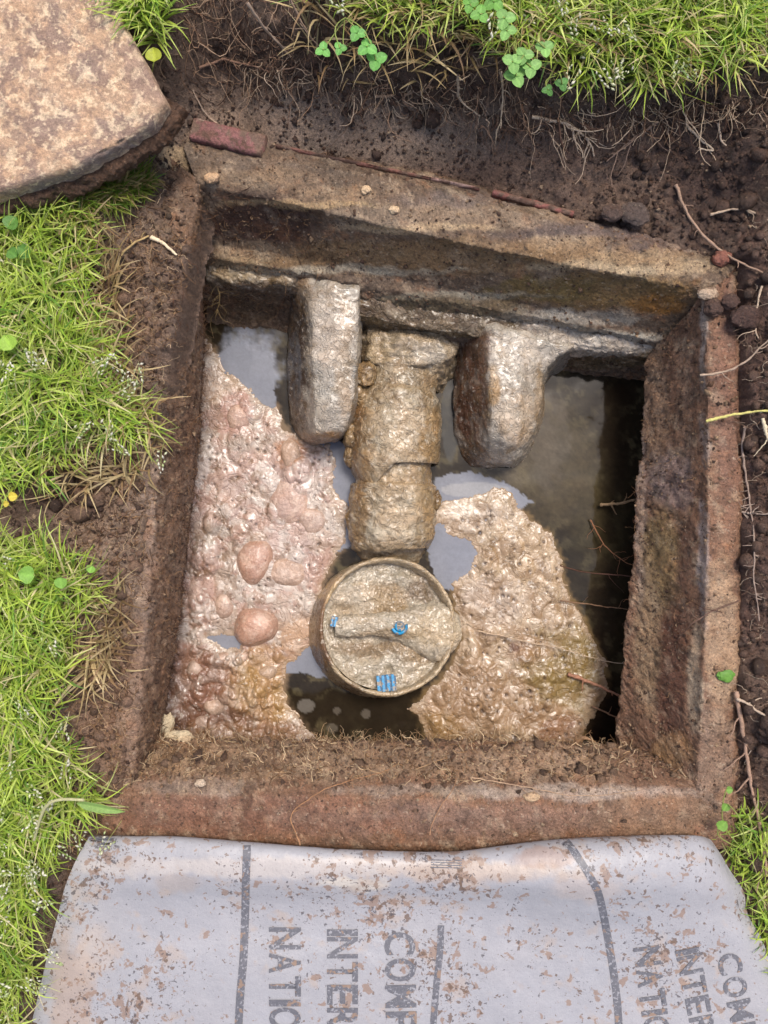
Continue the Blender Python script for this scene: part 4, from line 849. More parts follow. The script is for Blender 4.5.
put_stone(709, 294, .004, .006, (168, 146, 124), 'pair of pale chips at the back right corner of the rim', seed=4, sx=1.8)
put_stone(714, 308, .006, .0085, (92, 70, 60), 'rounded dark clod against the back right corner of the rim', 'soil_clod', 'clod', 'soil', seed=5, sx=1.1)
put_stone(730, 302, .010, .0075, (88, 64, 54), 'lumpy brown clod just right of the back corner', 'soil_clod', 'clod', 'soil', seed=6, sx=1.2)
put_stone(746, 318, .012, .011, (82, 60, 52), 'large dark clod sitting outside the right rim', 'soil_clod', 'clod', 'soil', seed=7)
put_stone(635, 214, .004, .011, (98, 82, 74), 'squarish grey lump of mortar behind the back rim', 'mortar_lump', 'mortar', 'rim', seed=8, sx=1.3, rot=-.2, flat=.5)
put_stone(613, 213, .003, .008, (100, 80, 70), 'smaller grey mortar lump beside the squarish one', 'mortar_lump', 'mortar', 'rim', seed=9)
put_stone(722, 258, .004, .008, (128, 80, 64), 'reddish brick crumb outside the back right corner', 'brick_crumb', 'brick', 'brick', seed=10, sx=1.2)
put_stone(532, 797, .006, .0050, (180, 152, 120), 'cream chip of mortar on the near rim', seed=11, sx=1.7, flat=.5)
put_stone(200, 783, .004, .004, (190, 168, 144), 'tiny pale pebble on the near rim left of the joint', seed=12)
put_stone(306, 757, -.10, .0075, (176, 134, 108), 'pinkish pebble resting in the fibres of the near ledge', seed=13, sx=1.)
put_stone(658, 746, -.06, .005, (212, 206, 204), 'white chip stuck low on the right chamber wall', seed=14)
put_stone(726, 676, .006, .006, (104, 150, 62), 'single light green leaf scrap on the right rim', 'leaf_scrap', 'leaf', 'leaf', seed=15, flat=.2)
# pale foam clump in the near left corner
V, F = stone_mesh(21, .5); V2, F2 = stone_mesh(22, .5)
V = np.concatenate([V * [.007, .015, .008] + P(167, 727, -.075) , V2 * [.015, .007, .007] + P(180, 737, -.06)]); F = np.concatenate([F, F2 + len(V2)])
V = V + .003 * np.stack([fbm(V, 90, 3), fbm(V, 90, 3, off=4.), fbm(V, 90, 3, off=9.)], 1)
tag(link('foam_clump', mesh('foam_clump', V, F, M['pale'], stain_and_shade(V, (206, 188, 156), [(190, 738, 12, 6, (180, 150, 120), .5)], .08, 80))), 'cream foam clump in the near left corner of the chamber', 'foam')

# ------------------------------------------------------------------ crumbs and fibres on the soil and chamber faces
def crumbs(name, region, n, size, base, label, seed, parent=None, kindlabel=None, exclude=None):
    rs = np.random.RandomState(seed); x0, y0, x1, y1 = region
    px = rs.uniform(x0, x1, n * 3); py = rs.uniform(y0, y1, n * 3)
    w = np.stack([(px - 384) * .001, (512 - py) * .001], 1)
    ok = (sdist(w[:, 0], w[:, 1], HOLEW) > .0) & (rs.rand(len(w)) < .35 + .65 * sst(-.3, .4, fbm(np.c_[w, 0 * w[:, 0]], 25, 2))); w = w[ok][:n]
    z = gz(w[:, 0], w[:, 1]); s = rs.lognormal(math.log(size), .45, len(w))
    c = lin(base) * rs.uniform(.6, 1.35, (len(w), 1)); pale = rs.rand(len(w)) < .05; c[pale] = lin((180, 152, 124))
    V, F, Cc = lumps(np.c_[w, z + s * .2], s, c, rs)
    return tag(link(name, mesh(name, V, F, M['soil'], Cc)), label, None, None, 'stuff')
crumbs('soil_crumbs', (-40, 60, 830, 1100), 22000, .0014, (86, 64, 52), 'loose dark soil crumbs strewn over the dug ground round the pit', 1)
def clods(name, jobs, label, seed):
    rs = np.random.RandomState(seed); parts = []; base = [stone_mesh(200 + q, .85, 2) for q in range(8)]
    for (x0, y0, x1, y1, n, size, col) in jobs:
        px = rs.uniform(x0, x1, n); py = rs.uniform(y0, y1, n); w = np.stack([(px - 384) * .00098, (512 - py) * .00098], 1); w = w[sdist(w[:, 0], w[:, 1], HOLEW) > -.002]
        z = gz(w[:, 0], w[:, 1])
        for k in range(len(w)):
            V, F = base[rs.randint(8)]; q, _ = np.linalg.qr(rs.normal(size=(3, 3))); r = size * .8 * rs.lognormal(0, .6)
            V = V @ q * r + [w[k, 0], w[k, 1], z[k] + r * .15]; parts.append((V, F, np.tile(lin(col) * rs.uniform(.65, 1.3), (len(V), 1))))
    V, F, Cc = merge(parts); return tag(link(name, mesh(name, V, F, M['soil'], Cc)), label, None, None, 'stuff')
clods('soil_clods', [(742, 200, 800, 900, 340, .0034, (92, 70, 58)), (600, 60, 800, 250, 200, .0034, (76, 56, 46)), (280, 60, 620, 120, 190, .0026, (74, 54, 44)), (70, 260, 150, 800, 420, .0026, (120, 94, 76)), (150, 150, 196, 240, 60, .0026, (120, 98, 78)), (30, 455, 120, 510, 70, .003, (80, 60, 50))],
      'small lumpy clods of soil lying around the rim of the pit', 5)
def fibre_paths(P0, dirs, length, rs, L=8, curl=.5, drop_=.0, lift=.3):
    N = len(P0); step = (length / L)[:, None]; p = P0.copy(); d_ = dirs.copy(); out = [p.copy()]
    for k in range(L - 1):
        d_ = d_ + rs.normal(size=(N, 3)) * curl * np.array([1, 1, .5]); d_[:, 2] -= drop_; d_ /= np.linalg.norm(d_, axis=1)[:, None]
        p = p + d_ * step; out.append(p.copy())
    return np.stack(out, 1)
def scatter_on(G, n, rs, cond=None):
    V = G.reshape(-1, 3); N_ = gnormal(G).reshape(-1, 3)
    i = rs.randint(0, len(V), n * 4); m = np.ones(len(i), bool)
    if cond is not None: m = cond(V[i], rs)
    i = i[m][:n]; return V[i], N_[i]
def wall_fibres(name, jobs, label, rs):
    parts = []
    for (G, n, lmin, lmax, rad, cols, cond, curl, dr) in jobs:
        Vv, Nn = scatter_on(G, n, rs, cond)
        Nn = Nn * np.sign((np.array([0, 0, .5]) - Vv) * Nn).sum(1, keepdims=True).clip(-1, 1)
        dirs = rs.normal(size=Vv.shape); dirs = dirs - (dirs * Nn).sum(1, keepdims=True) * Nn + Nn * .25; dirs /= np.linalg.norm(dirs, axis=1)[:, None]
        L = rs.uniform(lmin, lmax, len(Vv)); pth = fibre_paths(Vv + Nn * .0006, dirs, L, rs, 8, curl, dr)
        c = np.array([lin(cols[k]) for k in rs.randint(0, len(cols), len(Vv))]) * rs.uniform(.7, 1.25, (len(Vv), 1))
        r = np.repeat(rs.uniform(.6, 1.3, (len(Vv), 1)) * rad, 8, 1) * np.linspace(1, .4, 8)
        parts.append(tubes(pth, r, c))
    V, F, Cc = merge(parts)
    return tag(link(name, mesh(name, V, F, M['root'], Cc)), label, None, None, 'stuff')
brown = [(120, 88, 62), (92, 62, 44), (150, 116, 84), (70, 46, 34)]; tan = [(176, 144, 108), (140, 108, 76), (196, 168, 134), (110, 80, 56)]
def wall_crumbs(name, jobs, label, seed):
    rs = np.random.RandomState(seed); parts = []
    for (G, n, size, cols, cond) in jobs:
        Vv, Nn = scatter_on(G, n, rs, cond); s_ = rs.lognormal(math.log(size), .5, len(Vv))
        c = np.array([lin(cols[k]) for k in rs.randint(0, len(cols), len(Vv))]) * rs.uniform(.7, 1.3, (len(Vv), 1))
        parts.append(lumps(Vv, s_, c, rs))
    V, F, Cc = merge(parts)
    tag(link(name, mesh(name, V, F, M['soil'], Cc)), label, None, None, 'stuff')
wc1 = [(110, 82, 62), (134, 104, 80), (78, 56, 44), (160, 132, 104)]
hi = lambda v, r: (v[:, 2] > -.165) & (r.rand(len(v)) < .25 + .75 * sst(-.2, .3, fbm(v, 30, 2)))
wall_crumbs('wall_crumbs', [(surf['left'], 3500, .0013, wc1, hi), (surf['right'], 3000, .0011, wc1, hi), (surf['near'], 700, .0030, [(120, 94, 74), (96, 72, 56), (140, 112, 88)], lambda v, r: (v[:, 2] < -.006) & (v[:, 2] > -.075)), (surf['near'], 6000, .0014, [(150, 120, 94), (120, 92, 72), (176, 150, 122), (90, 68, 52)], lambda v, r: (v[:, 2] > -.165) & (r.rand(len(v)) < .12 + .9 * sst(-.004, -.02, v[:, 2]))), (surf['far'], 2600, .0011, wc1, hi)], 'gritty crumbs of soil and mortar stuck on the chamber walls', 77)
rs = np.random.RandomState(4)
wall_fibres('root_fibres', [
    (surf['left'], 3600, .006, .02, .00034, brown, lambda v, r: (v[:, 2] < .01) & (v[:, 2] > -.17), .5, .02),
    (surf['far'], 900, .008, .03, .0003, brown + [(60, 38, 28)], lambda v, r: (v[:, 2] < -.01) & (v[:, 2] > -.16) & (PX(v)[0] < 340), .5, .1),
    (surf['far'], 500, .006, .016, .0003, tan, lambda v, r: (v[:, 2] < -.02) & (v[:, 2] > -.16) & (PX(v)[0] < 260), .6, .1),
    (surf['near'], 3600, .006, .030, .00042, tan + [(206, 180, 144), (150, 116, 84)], lambda v, r: (v[:, 2] < -.01) & (v[:, 2] > -.17) & (r.rand(len(v)) < sst(750, 350, PX(v)[0]) + .15), .5, .0),
    (surf['near'], 260, .006, .016, .00022, tan, lambda v, r: v[:, 2] > -.01, .4, .0),
    (surf['right'], 700, .006, .02, .00025, brown, lambda v, r: (v[:, 2] < .0), .4, .05)],
    'tangle of fine brown root fibres matted over the chamber walls', rs)
def ground_fibres(name, n, region, lmin, lmax, rad, cols, label, seed, lift=.002, cond=None, curl=.5):
    rs = np.random.RandomState(seed); x0, y0, x1, y1 = region
    w = np.stack([(rs.uniform(x0, x1, n * 3) - 384) * .001, (512 - rs.uniform(y0, y1, n * 3)) * .001], 1)
    ok = sdist(w[:, 0], w[:, 1], HOLEW) > -.004
    if cond is not None: ok &= cond(384 + w[:, 0] * 1000, 512 - w[:, 1] * 1000, rs)
    w = w[ok][:n]; N = len(w)
    p = np.c_[w, gz(w[:, 0], w[:, 1]) + lift * .3]; a = rs.uniform(0, 2 * np.pi, N); d_ = np.c_[np.cos(a), np.sin(a), rs.uniform(-.1, .3, N)]
    pth = fibre_paths(p, d_, rs.uniform(lmin, lmax, N), rs, 9, curl)
    g = gz(pth[..., 0].ravel(), pth[..., 1].ravel()).reshape(pth.shape[:2]); pth[..., 2] = np.maximum(pth[..., 2] * .5 + g * .5, g + .0004)
    c = np.array([lin(cols[k]) for k in rs.randint(0, len(cols), N)]) * rs.uniform(.7, 1.25, (N, 1))
    V, F, Cc = tubes(pth, np.repeat(rs.uniform(.6, 1.4, (N, 1)) * rad, 9, 1) * np.linspace(1, .5, 9), c)
    return tag(link(name, mesh(name, V, F, M['root'], Cc)), label, None, None, 'stuff')
ground_fibres('dead_grass_fibres', 2600, (60, 170, 190, 860), .008, .03, .0003, tan + brown, 'fine dead grass fibres pressed into soil left of the chamber', 7)
ground_fibres('fine_roots', 1700, (190, 20, 790, 200), .012, .06, .00042, [(110, 82, 64), (150, 120, 96), (70, 48, 38), (176, 148, 122)], 'fine roots hanging from the cut turf edge behind the pit', 8, .004, lambda x, y, r: (y < 35 + (x > 450) * 30 + 45 * r.rand(len(x)) ** .5 + 30) & (y > 20), .4)
ground_fibres('hair_roots', 600, (738, 100, 800, 900), .01, .035, .00032, [(140, 116, 98), (110, 84, 68), (180, 160, 138)], 'hair roots spread over the dark soil right of the rim', 9, .003, None, .45)

def hanging(name, n, label, seed):
    rs = np.random.RandomState(seed); px = rs.uniform(225, 800, n); edge_y = np.interp(px, [225, 300, 340, 450, 520, 600, 700, 800], [30, 30, 55, 62, 84, 92, 84, 84])
    cl = fbm(np.c_[px * .001, 0 * px, 0 * px], 30, 3); py = edge_y - rs.uniform(0, 22, n) + 6 * cl
    p = np.array([P(a, b, .1) for a, b in zip(px, py)]); p[:, 2] = gz(p[:, 0], p[:, 1]) + rs.uniform(0, .006, n)
    d_ = np.c_[rs.normal(size=n) * .7, -np.abs(rs.normal(size=n)) - .3, rs.normal(size=n) * .3]; d_ /= np.linalg.norm(d_, axis=1)[:, None]
    Ln = rs.lognormal(math.log(.020), .55, n) * (1 + .8 * cl)
    pth = fibre_paths(p, d_, np.clip(Ln, .006, .09), rs, 10, .3, .05)
    g = gz(pth[..., 0].ravel(), pth[..., 1].ravel()).reshape(pth.shape[:2]); pth[..., 2] = np.maximum(pth[..., 2], g + .0006)
    cols = [(176, 152, 128), (140, 112, 92), (104, 78, 62), (196, 172, 146), (84, 60, 48)]
    c = np.array([lin(cols[k]) for k in rs.randint(0, 5, n)]) * rs.uniform(.7, 1.2, (n, 1))
    V, F, Cc = tubes(pth, np.repeat(rs.lognormal(math.log(.00042), .4, (n, 1)), 10, 1) * np.linspace(1, .4, 10), c)
    tag(link(name, mesh(name, V, F, M['root'], Cc)), label, None, None, 'stuff')
hanging('hanging_roots', 620, 'dense pale and brown rootlets hanging from the underside of the turf behind the pit', 91)
# ------------------------------------------------------------------ larger single roots
def root(pts, rad, label, c=(150, 126, 104), twigs=6, seed=0, name='root', cat='root', group=None, tl=.02, hug=True):
    """pts: (px,py,z above the local ground or absolute z) along the root"""
    rs = np.random.RandomState(100 + seed); A = []
    for q in pts:
        if len(q) == 3: A.append(P(*q))
        else:
            w = P(q[0], q[1], .02); z = gz(w[0], w[1])[0]; w = P(q[0], q[1], z); A.append([w[0], w[1], gz(w[0], w[1])[0] + .003])
    A = cr(np.array(A), 40); A = A + .0022 * np.stack([fbm(A, 60, 3, .6, off=seed * 3.), fbm(A, 60, 3, .6, off=seed * 3. + 50), 0 * A[:, 0]], 1)
    r = np.linspace(1, .45, 40) * rad * (1 + .15 * rs.normal(size=40))
    parts = [tubes(A[None], r[None], lin(c)[None], 7)]
    if twigs:
        i = rs.randint(4, 38, twigs); d0 = np.gradient(A, axis=0)[i]; d0 /= np.linalg.norm(d0, axis=1)[:, None]
        sd2 = np.stack([-d0[:, 1], d0[:, 0], 0 * d0[:, 0]], 1) * rs.choice([-1, 1], twigs)[:, None]
        pth = fibre_paths(A[i], d0 * .6 + sd2, rs.uniform(.4, 1.3, twigs) * tl, rs, 8, .25)
        parts.append(tubes(pth, np.repeat(rad * rs.uniform(.3, .6, (twigs, 1)), 8, 1) * np.linspace(1, .4, 8), np.tile(lin(c) * .95, (twigs, 1)), 4))
    V, F, Cc = merge(parts); o0 = A[0]
    o = link(name, mesh(name, V - o0, F, M['root'], Cc * (1 + .25 * fbm(V, 150, 3))[:, None]), None, tuple(o0)); return tag(o, label, cat, group)
root([(672, 188), (690, 225), (715, 252), (745, 268), (790, 280)], .0016, 'long brown root curving past the back right corner into the soil', (156, 128, 108), 3, 1)
root([(706, 218), (730, 214), (752, 216), (790, 228)], .0013, 'pale straight root crossing the dark soil above the back right corner', (172, 150, 128), 2, 2)
root([(700, 376, .012), (725, 372, .014), (745, 362, .02), (768, 340, .03), (795, 320, .04)], .0013, 'thin grey root reaching over the right rim high up', (164, 142, 122), 5, 3)
root([(706, 422, .012), (730, 416, .016), (752, 412, .02), (790, 408, .035)], .0017, 'pale yellow grass stem poking over the right rim', (196, 186, 112), 0, 4, 'grass_stem', 'stem')
root([(760, 412, .02), (764, 425, .02), (770, 445, .02), (780, 470, .02)], .0021, 'thick cream root going down beside the yellow stem', (206, 190, 160), 3, 5)
root([(740, 428), (736, 445), (740, 470), (744, 500), (748, 540), (752, 580), (756, 620)], .0013, 'long branching grey root running down the soil beside the right rim', (150, 130, 116), 16, 6, tl=.025)
root([(722, 505), (738, 512), (755, 514), (790, 510)], .0014, 'twiggy pale root fanning across the soil beside the right rim', (170, 150, 134), 14, 7, tl=.022)
root([(730, 695), (745, 702), (760, 712), (790, 724)], .0016, 'straight pale root stub in the soil low on the right', (180, 158, 136), 3, 8)
root([(733, 690), (738, 730), (746, 780), (757, 840), (764, 900), (772, 960)], .0022, 'long woody stem trailing beside the right rim and the sheet corner', (160, 130, 110), 10, 9, 'dead_stem', 'stem', tl=.03)
root([(756, 290), (752, 320), (755, 340)], .0012, 'short pale root looped in the dark soil near the right edge', (186, 164, 140), 4, 10)
root([(600, 505, -.165), (626, 502, -.155), (648, 494, -.13)], .0022, 'stubby brown root poking from the right wall over dark water', (132, 108, 80), 5, 11, tl=.016)
root([(560, 566, -.16), (585, 572, -.155), (640, 578, -.13), (670, 590, -.06), (700, 606, .003), (722, 612, .004)], .0008, 'dark thread root crossing the right wall', (84, 56, 44), 6, 12, tl=.03)
root([(590, 520, -.168), (605, 545, -.16), (622, 560, -.15), (640, 566, -.14)], .0009, 'wiry rusty root knot at the foot of the right wall', (134, 92, 64), 12, 13, tl=.025)
root([(478, 630, -.160), (520, 640, -.160), (560, 648, -.160), (600, 660, -.16), (628, 664, -.15)], .0009, 'pale stringy root lying across the tan scum to the right wall', (180, 156, 130), 14, 14, tl=.022)
root([(568, 674, -.164), (590, 682, -.158), (612, 692, -.15), (628, 702, -.15)], .0026, 'short pinkish root reaching from the right wall over the scum', (156, 112, 88), 3, 15, tl=.015)
root([(574, 748, -.15), (584, 738, -.14), (600, 744, -.14), (620, 752, -.14)], .0024, 'arched tan root at the near right corner over black water', (164, 130, 100), 3, 16, tl=.015)
root([(592, 706, -.164), (610, 714, -.16), (628, 720, -.155)], .0012, 'thin root twig low on the right wall above black water', (140, 108, 84), 4, 17, tl=.012)
root([(560, 600, -.165), (600, 606, -.16), (634, 610, -.15)], .0009, 'thin straight root bridging the dark water to the right wall', (128, 98, 74), 3, 18, tl=.015)
root([(248, 2, .11), (262, 25, .09), (290, 55, .04), (318, 82, .02)], .0014, 'long pale root hanging down the turf cut at the back left', (156, 134, 116), 3, 19)
root([(285, -10, .11), (300, 20, .09), (312, 40, .07), (300, 22, .07)], .0010, 'bent fine root beside the long hanging one at the back left', (150, 126, 106), 4, 20)
root([(196, 60), (212, 50), (230, 62), (270, 72)], .0014, 'brown root lying on the soil near the slab corner', (128, 98, 80), 5, 21)
root([(376, 98), (395, 94), (408, 80), (430, 55), (440, 40)], .0016, 'forked tan root crossing the cut face behind the rim', (148, 122, 100), 4, 22)
root([(458, 75, .08), (460, 100, .045), (474, 112, .035), (480, 116, .03)], .0014, 'curled pale root dangling under the clover', (170, 150, 128), 4, 23)
root([(500, 70, .09), (503, 95, .05), (500, 128, .03)], .0013, 'straight pale root dangling beside the curled one', (176, 156, 132), 3, 24)
root([(536, 108), (566, 118), (585, 140), (592, 160)], .0018, 'branching grey root fanned over the dark soil behind the rim', (184, 162, 140), 14, 25, tl=.035)
root([(660, 120), (640, 135), (622, 150), (605, 165)], .0014, 'second branching grey root fan sloping down behind the rim', (140, 116, 100), 12, 26, tl=.03)
root([(690, 118), (700, 140), (712, 152), (697, 150)], .0013, 'hooked white root under the back right turf', (184, 164, 142), 2, 27)
root([(726, 115), (722, 138), (728, 145)], .0013, 'small curved white root beneath the back right turf corner', (190, 168, 146), 1, 28)
root([(262, 180, .0)  , (240, 192, .0), (210, 200, -.005)], .0005, 'single dark hair root over the back left rim corner', (70, 50, 40), 2, 29)
root([(196, 96), (204, 112), (214, 126), (236, 134), (256, 138)], .0008, 'hair-thin pale root draped over the red brick end', (168, 146, 126), 2, 30)
root([(110, 310), (118, 290), (122, 262), (134, 246), (150, 238)], .0018, 'withered tan grass stalk lying on the soil left of the pit', (176, 150, 104), 6, 31, 'dead_stem', 'stem', tl=.03)
root([(152, 238), (165, 246), (178, 256)], .0024, 'cream split straw beside the withered stalk', (226, 204, 170), 0, 32, 'straw', 'straw')
root([(84, 655), (96, 650), (108, 656)], .0010, 'pale bent straw at the left soil edge', (190, 164, 132), 2, 33, 'straw', 'straw')
root([(93, 640), (96, 665), (104, 685)], .0012, 'tan root hanging off the left turf edge', (176, 146, 116), 3, 34)
root([(44, 700), (52, 720), (56, 745)], .0015, 'green-tan stem at the lower left turf edge', (170, 160, 96), 0, 35, 'grass_stem', 'stem')
root([(415, 770, -.02), (460, 752, -.05), (500, 742, -.1), (540, 748, -.1)], .0007, 'wispy root crossing the near ledge below the black water', (156, 126, 94), 14, 36, tl=.03)
root([(300, 845, .02), (292, 815, .014), (315, 795, .012), (345, 782, .006), (390, 770, -.02)], .0006, 'thin tan rootlet wandering across the red near rim', (160, 118, 84), 10, 37, tl=.02)
root([(430, 835, .02), (436, 815, .014), (452, 790, .01), (460, 770, -.02)], .0006, 'single arched rootlet on the near rim', (156, 118, 88), 2, 38)
root([(470, 778, -.01), (520, 786, .002), (580, 796, .008), (640, 790, .006)], .0006, 'fine pale rootlet along the near rim towards the right corner', (176, 146, 118), 8, 39, tl=.02)
root([(206, 225, -.05), (218, 240, -.07), (214, 270, -.10), (220, 300, -.12), (210, 320, -.15)], .0008, 'tuft of yellowish roots hanging in the back left corner', (166, 138, 92), 26, 40, tl=.035)
root([(740, 600, .01), (715, 610, .006), (690, 625, .0), (670, 650, -.04)], .0008, 'thin root slanting over the right wall edge', (110, 84, 70), 4, 41)

# ------------------------------------------------------------------ grass, seed heads
def blades(n, polys, hrange, seed, name, label, lean=None, dens=None, cols=None, wid=.0020):
    rs = np.random.RandomState(seed); pts = []
    for poly, frac in polys:
        poly = np.array(poly, float); x0, y0 = poly.min(0); x1, y1 = poly.max(0); k = int(n * frac); got = []
        while sum(len(g) for g in got) < k:
            a = rs.uniform(x0, x1, k * 2); b = rs.uniform(y0, y1, k * 2); j = fbm(np.c_[a, b, 0 * a], .03, 2) * 14
            m = inside(a + j, b + j, poly); got.append(np.c_[a[m], b[m]])
        pts.append(np.concatenate(got)[:k])
    q = np.concatenate(pts); N = len(q)
    x = (q[:, 0] - 384) * .001 * (H - .05) / H; y = (512 - q[:, 1]) * .001 * (H - .05) / H
    z = gz(x, y)
    clump = fbm(np.c_[x, y, 0 * x], 25, 2)
    az = rs.uniform(0, 2 * np.pi, N) ; az = az + 1.2 * fbm(np.c_[x, y, 0 * x], 18, 2, off=5.) * 3
    if lean is not None:
        lx, ly, lw = lean(q[:, 0], q[:, 1]); dx = np.cos(az) * (1 - lw) + lx * lw; dy = np.sin(az) * (1 - lw) + ly * lw
    else: dx, dy = np.cos(az), np.sin(az)
    Ln = rs.uniform(*hrange, N) * 1.3 * (1 + .5 * clump); k = 6
    bend = rs.uniform(.35, 1.25, N)
    t = np.linspace(0, 1, k)[None]
    th = (math.pi / 2 * (1 - t * 0) - rs.uniform(.1, .7, N)[:, None]) - bend[:, None] * t * 1.2
    hx = np.cumsum(np.cos(th), 1) / k * Ln[:, None]; hz = np.cumsum(np.sin(th), 1) / k * Ln[:, None]
    hx -= hx[:, :1]; hz -= hz[:, :1]
    dn = np.hypot(dx, dy) + 1e-6; dx = dx / dn; dy = dy / dn
    curl = rs.normal(size=N) * .35
    cx = x[:, None] + hx * dx[:, None] - dy[:, None] * curl[:, None] * hx * t; cy = y[:, None] + hx * dy[:, None] + dx[:, None] * curl[:, None] * hx * t; cz = z[:, None] + hz - .002
    w = wid * rs.uniform(.6, 1.5, N)[:, None] * (1 - t ** 2 * .9) * .5
    tw = rs.uniform(-.5, .5, N)[:, None]
    A = np.stack([cx - dy[:, None] * w, cy + dx[:, None] * w, cz + tw * w], -1); B = np.stack([cx + dy[:, None] * w, cy - dx[:, None] * w, cz - tw * w], -1)
    V = np.stack([A, B], 2).reshape(-1, 3); idx = np.arange(N * k * 2).reshape(N, k, 2)
    F = np.stack([idx[:, :-1, 0], idx[:, :-1, 1], idx[:, 1:, 1], idx[:, 1:, 0]], -1).reshape(-1, 4)
    cols = cols or [((182, 202, 84), .32), ((150, 182, 68), .26), ((196, 210, 112), .20), ((204, 214, 128), .1), ((218, 204, 156), .10), ((110, 150, 60), .08)]
    pr = np.array([c[1] for c in cols]); ci = rs.choice(len(cols), N, p=pr / pr.sum())
    c = np.array([lin(cc[0]) for cc in cols])[ci] * rs.uniform(.75, 1.2, (N, 1)) * (1 + .3 * clump[:, None])
    c = np.repeat(c[:, None], k * 2, 1).reshape(N, k, 2, 3).copy(); base = (1 - np.linspace(0, 1, k)) ** 2; c = c * (1 - .0 * base)[None, :, None, None] + 0
    pale = lin((190, 176, 120)); c = c * (1 - .35 * base[None, :, None, None]) + pale * .35 * base[None, :, None, None] * .6
    o = tag(link(name, mesh(name, V, F, M['grass'], np.clip(c.reshape(-1, 3), 0, .8))), label, None, None, 'stuff')
    return np.stack([cx, cy, cz], -1), np.stack([dx, dy], -1)
LW1 = [(-60, 200), (50, 190), (78, 225), (72, 262), (80, 300), (98, 345), (96, 375), (128, 402), (134, 430), (100, 432), (70, 440), (40, 462), (10, 482), (-60, 500)]
LW2 = [(-60, 528), (20, 548), (45, 556), (78, 580), (84, 604), (60, 632), (58, 660), (40, 690), (36, 720), (48, 750), (62, 775), (76, 800), (64, 824), (46, 852), (30, 900), (14, 960), (2, 1040), (-60, 1060)]
LW1o = [(-250, 200), (-60, 200), (-60, 500), (-250, 520)]; LW2o = [(-250, 520), (-60, 528), (-60, 1060), (-20, 1300), (-250, 1300)]
leanR = lambda a, b: (np.full(len(a), .95), np.full(len(a), -.3), .45 * sst(-20, 90, a))
pa, da = blades(11500, [(LW1, .36), (LW2, .52), (LW1o, .04), (LW2o, .08)], (.018, .045), 21, 'grass', 'bright green lawn grass along the left side of the pit', leanR)
MT = [(40, 200), (62, 178), (100, 160), (130, 150), (142, 160), (120, 176), (84, 200), (60, 215)]
TPs = [(500, -40), (500, 35), (530, 66), (570, 84), (610, 88), (660, 84), (700, 76), (740, 72), (800, 70), (800, -60), (500, -60)]
TPm = [(300, -40), (310, 14), (340, 38), (400, 44), (450, 46), (520, 70), (500, -40)]
TPl = [(108, -30), (128, 10), (142, 36), (156, 50), (170, 40), (176, 0), (172, -30)]
TPo = [(100, -60), (800, -60), (900, -300), (100, -300)]
leanD = lambda a, b: (np.full(len(a), .2), np.full(len(a), -1.), .3 * sst(0, 80, b))
pb, db = blades(10500, [(TPs, .62), (TPm, .14), (TPl, .09), (TPo, .15)], (.018, .044), 22, 'grass', 'long green grass on the turf behind the pit', leanD)
blades(1300, [(MT, 1.)], (.012, .03), 23, 'grass', 'sparse yellow-green grass below the concrete slab', leanR, cols=[((150, 160, 70), .3), ((110, 140, 50), .3), ((180, 160, 110), .4)])
RT = [(750, 838), (764, 836), (790, 840), (830, 1100), (808, 1060), (792, 1000), (780, 940), (766, 905), (754, 870)]
blades(800, [(RT, 1.)], (.012, .03), 24, 'grass', 'green grass tufts between the sheet corner and the dead stem', lambda a, b: (np.full(len(a), .3), np.full(len(a), .3), .3))
blades(700, [([(60, 200), (96, 200), (112, 330), (140, 420), (150, 450), (110, 420), (84, 340)], .4), ([(60, 440), (150, 440), (120, 480), (20, 500)], .2), ([(70, 600), (110, 600), (96, 690), (60, 700)], .2), ([(300, 20), (780, 60), (790, 90), (300, 60)], .9)], (.02, .05), 25, 'dead_grass', 'dry straw-coloured grass along the cut turf edges', None, cols=[((200, 178, 134), .5), ((170, 146, 104), .3), ((150, 120, 88), .3)])
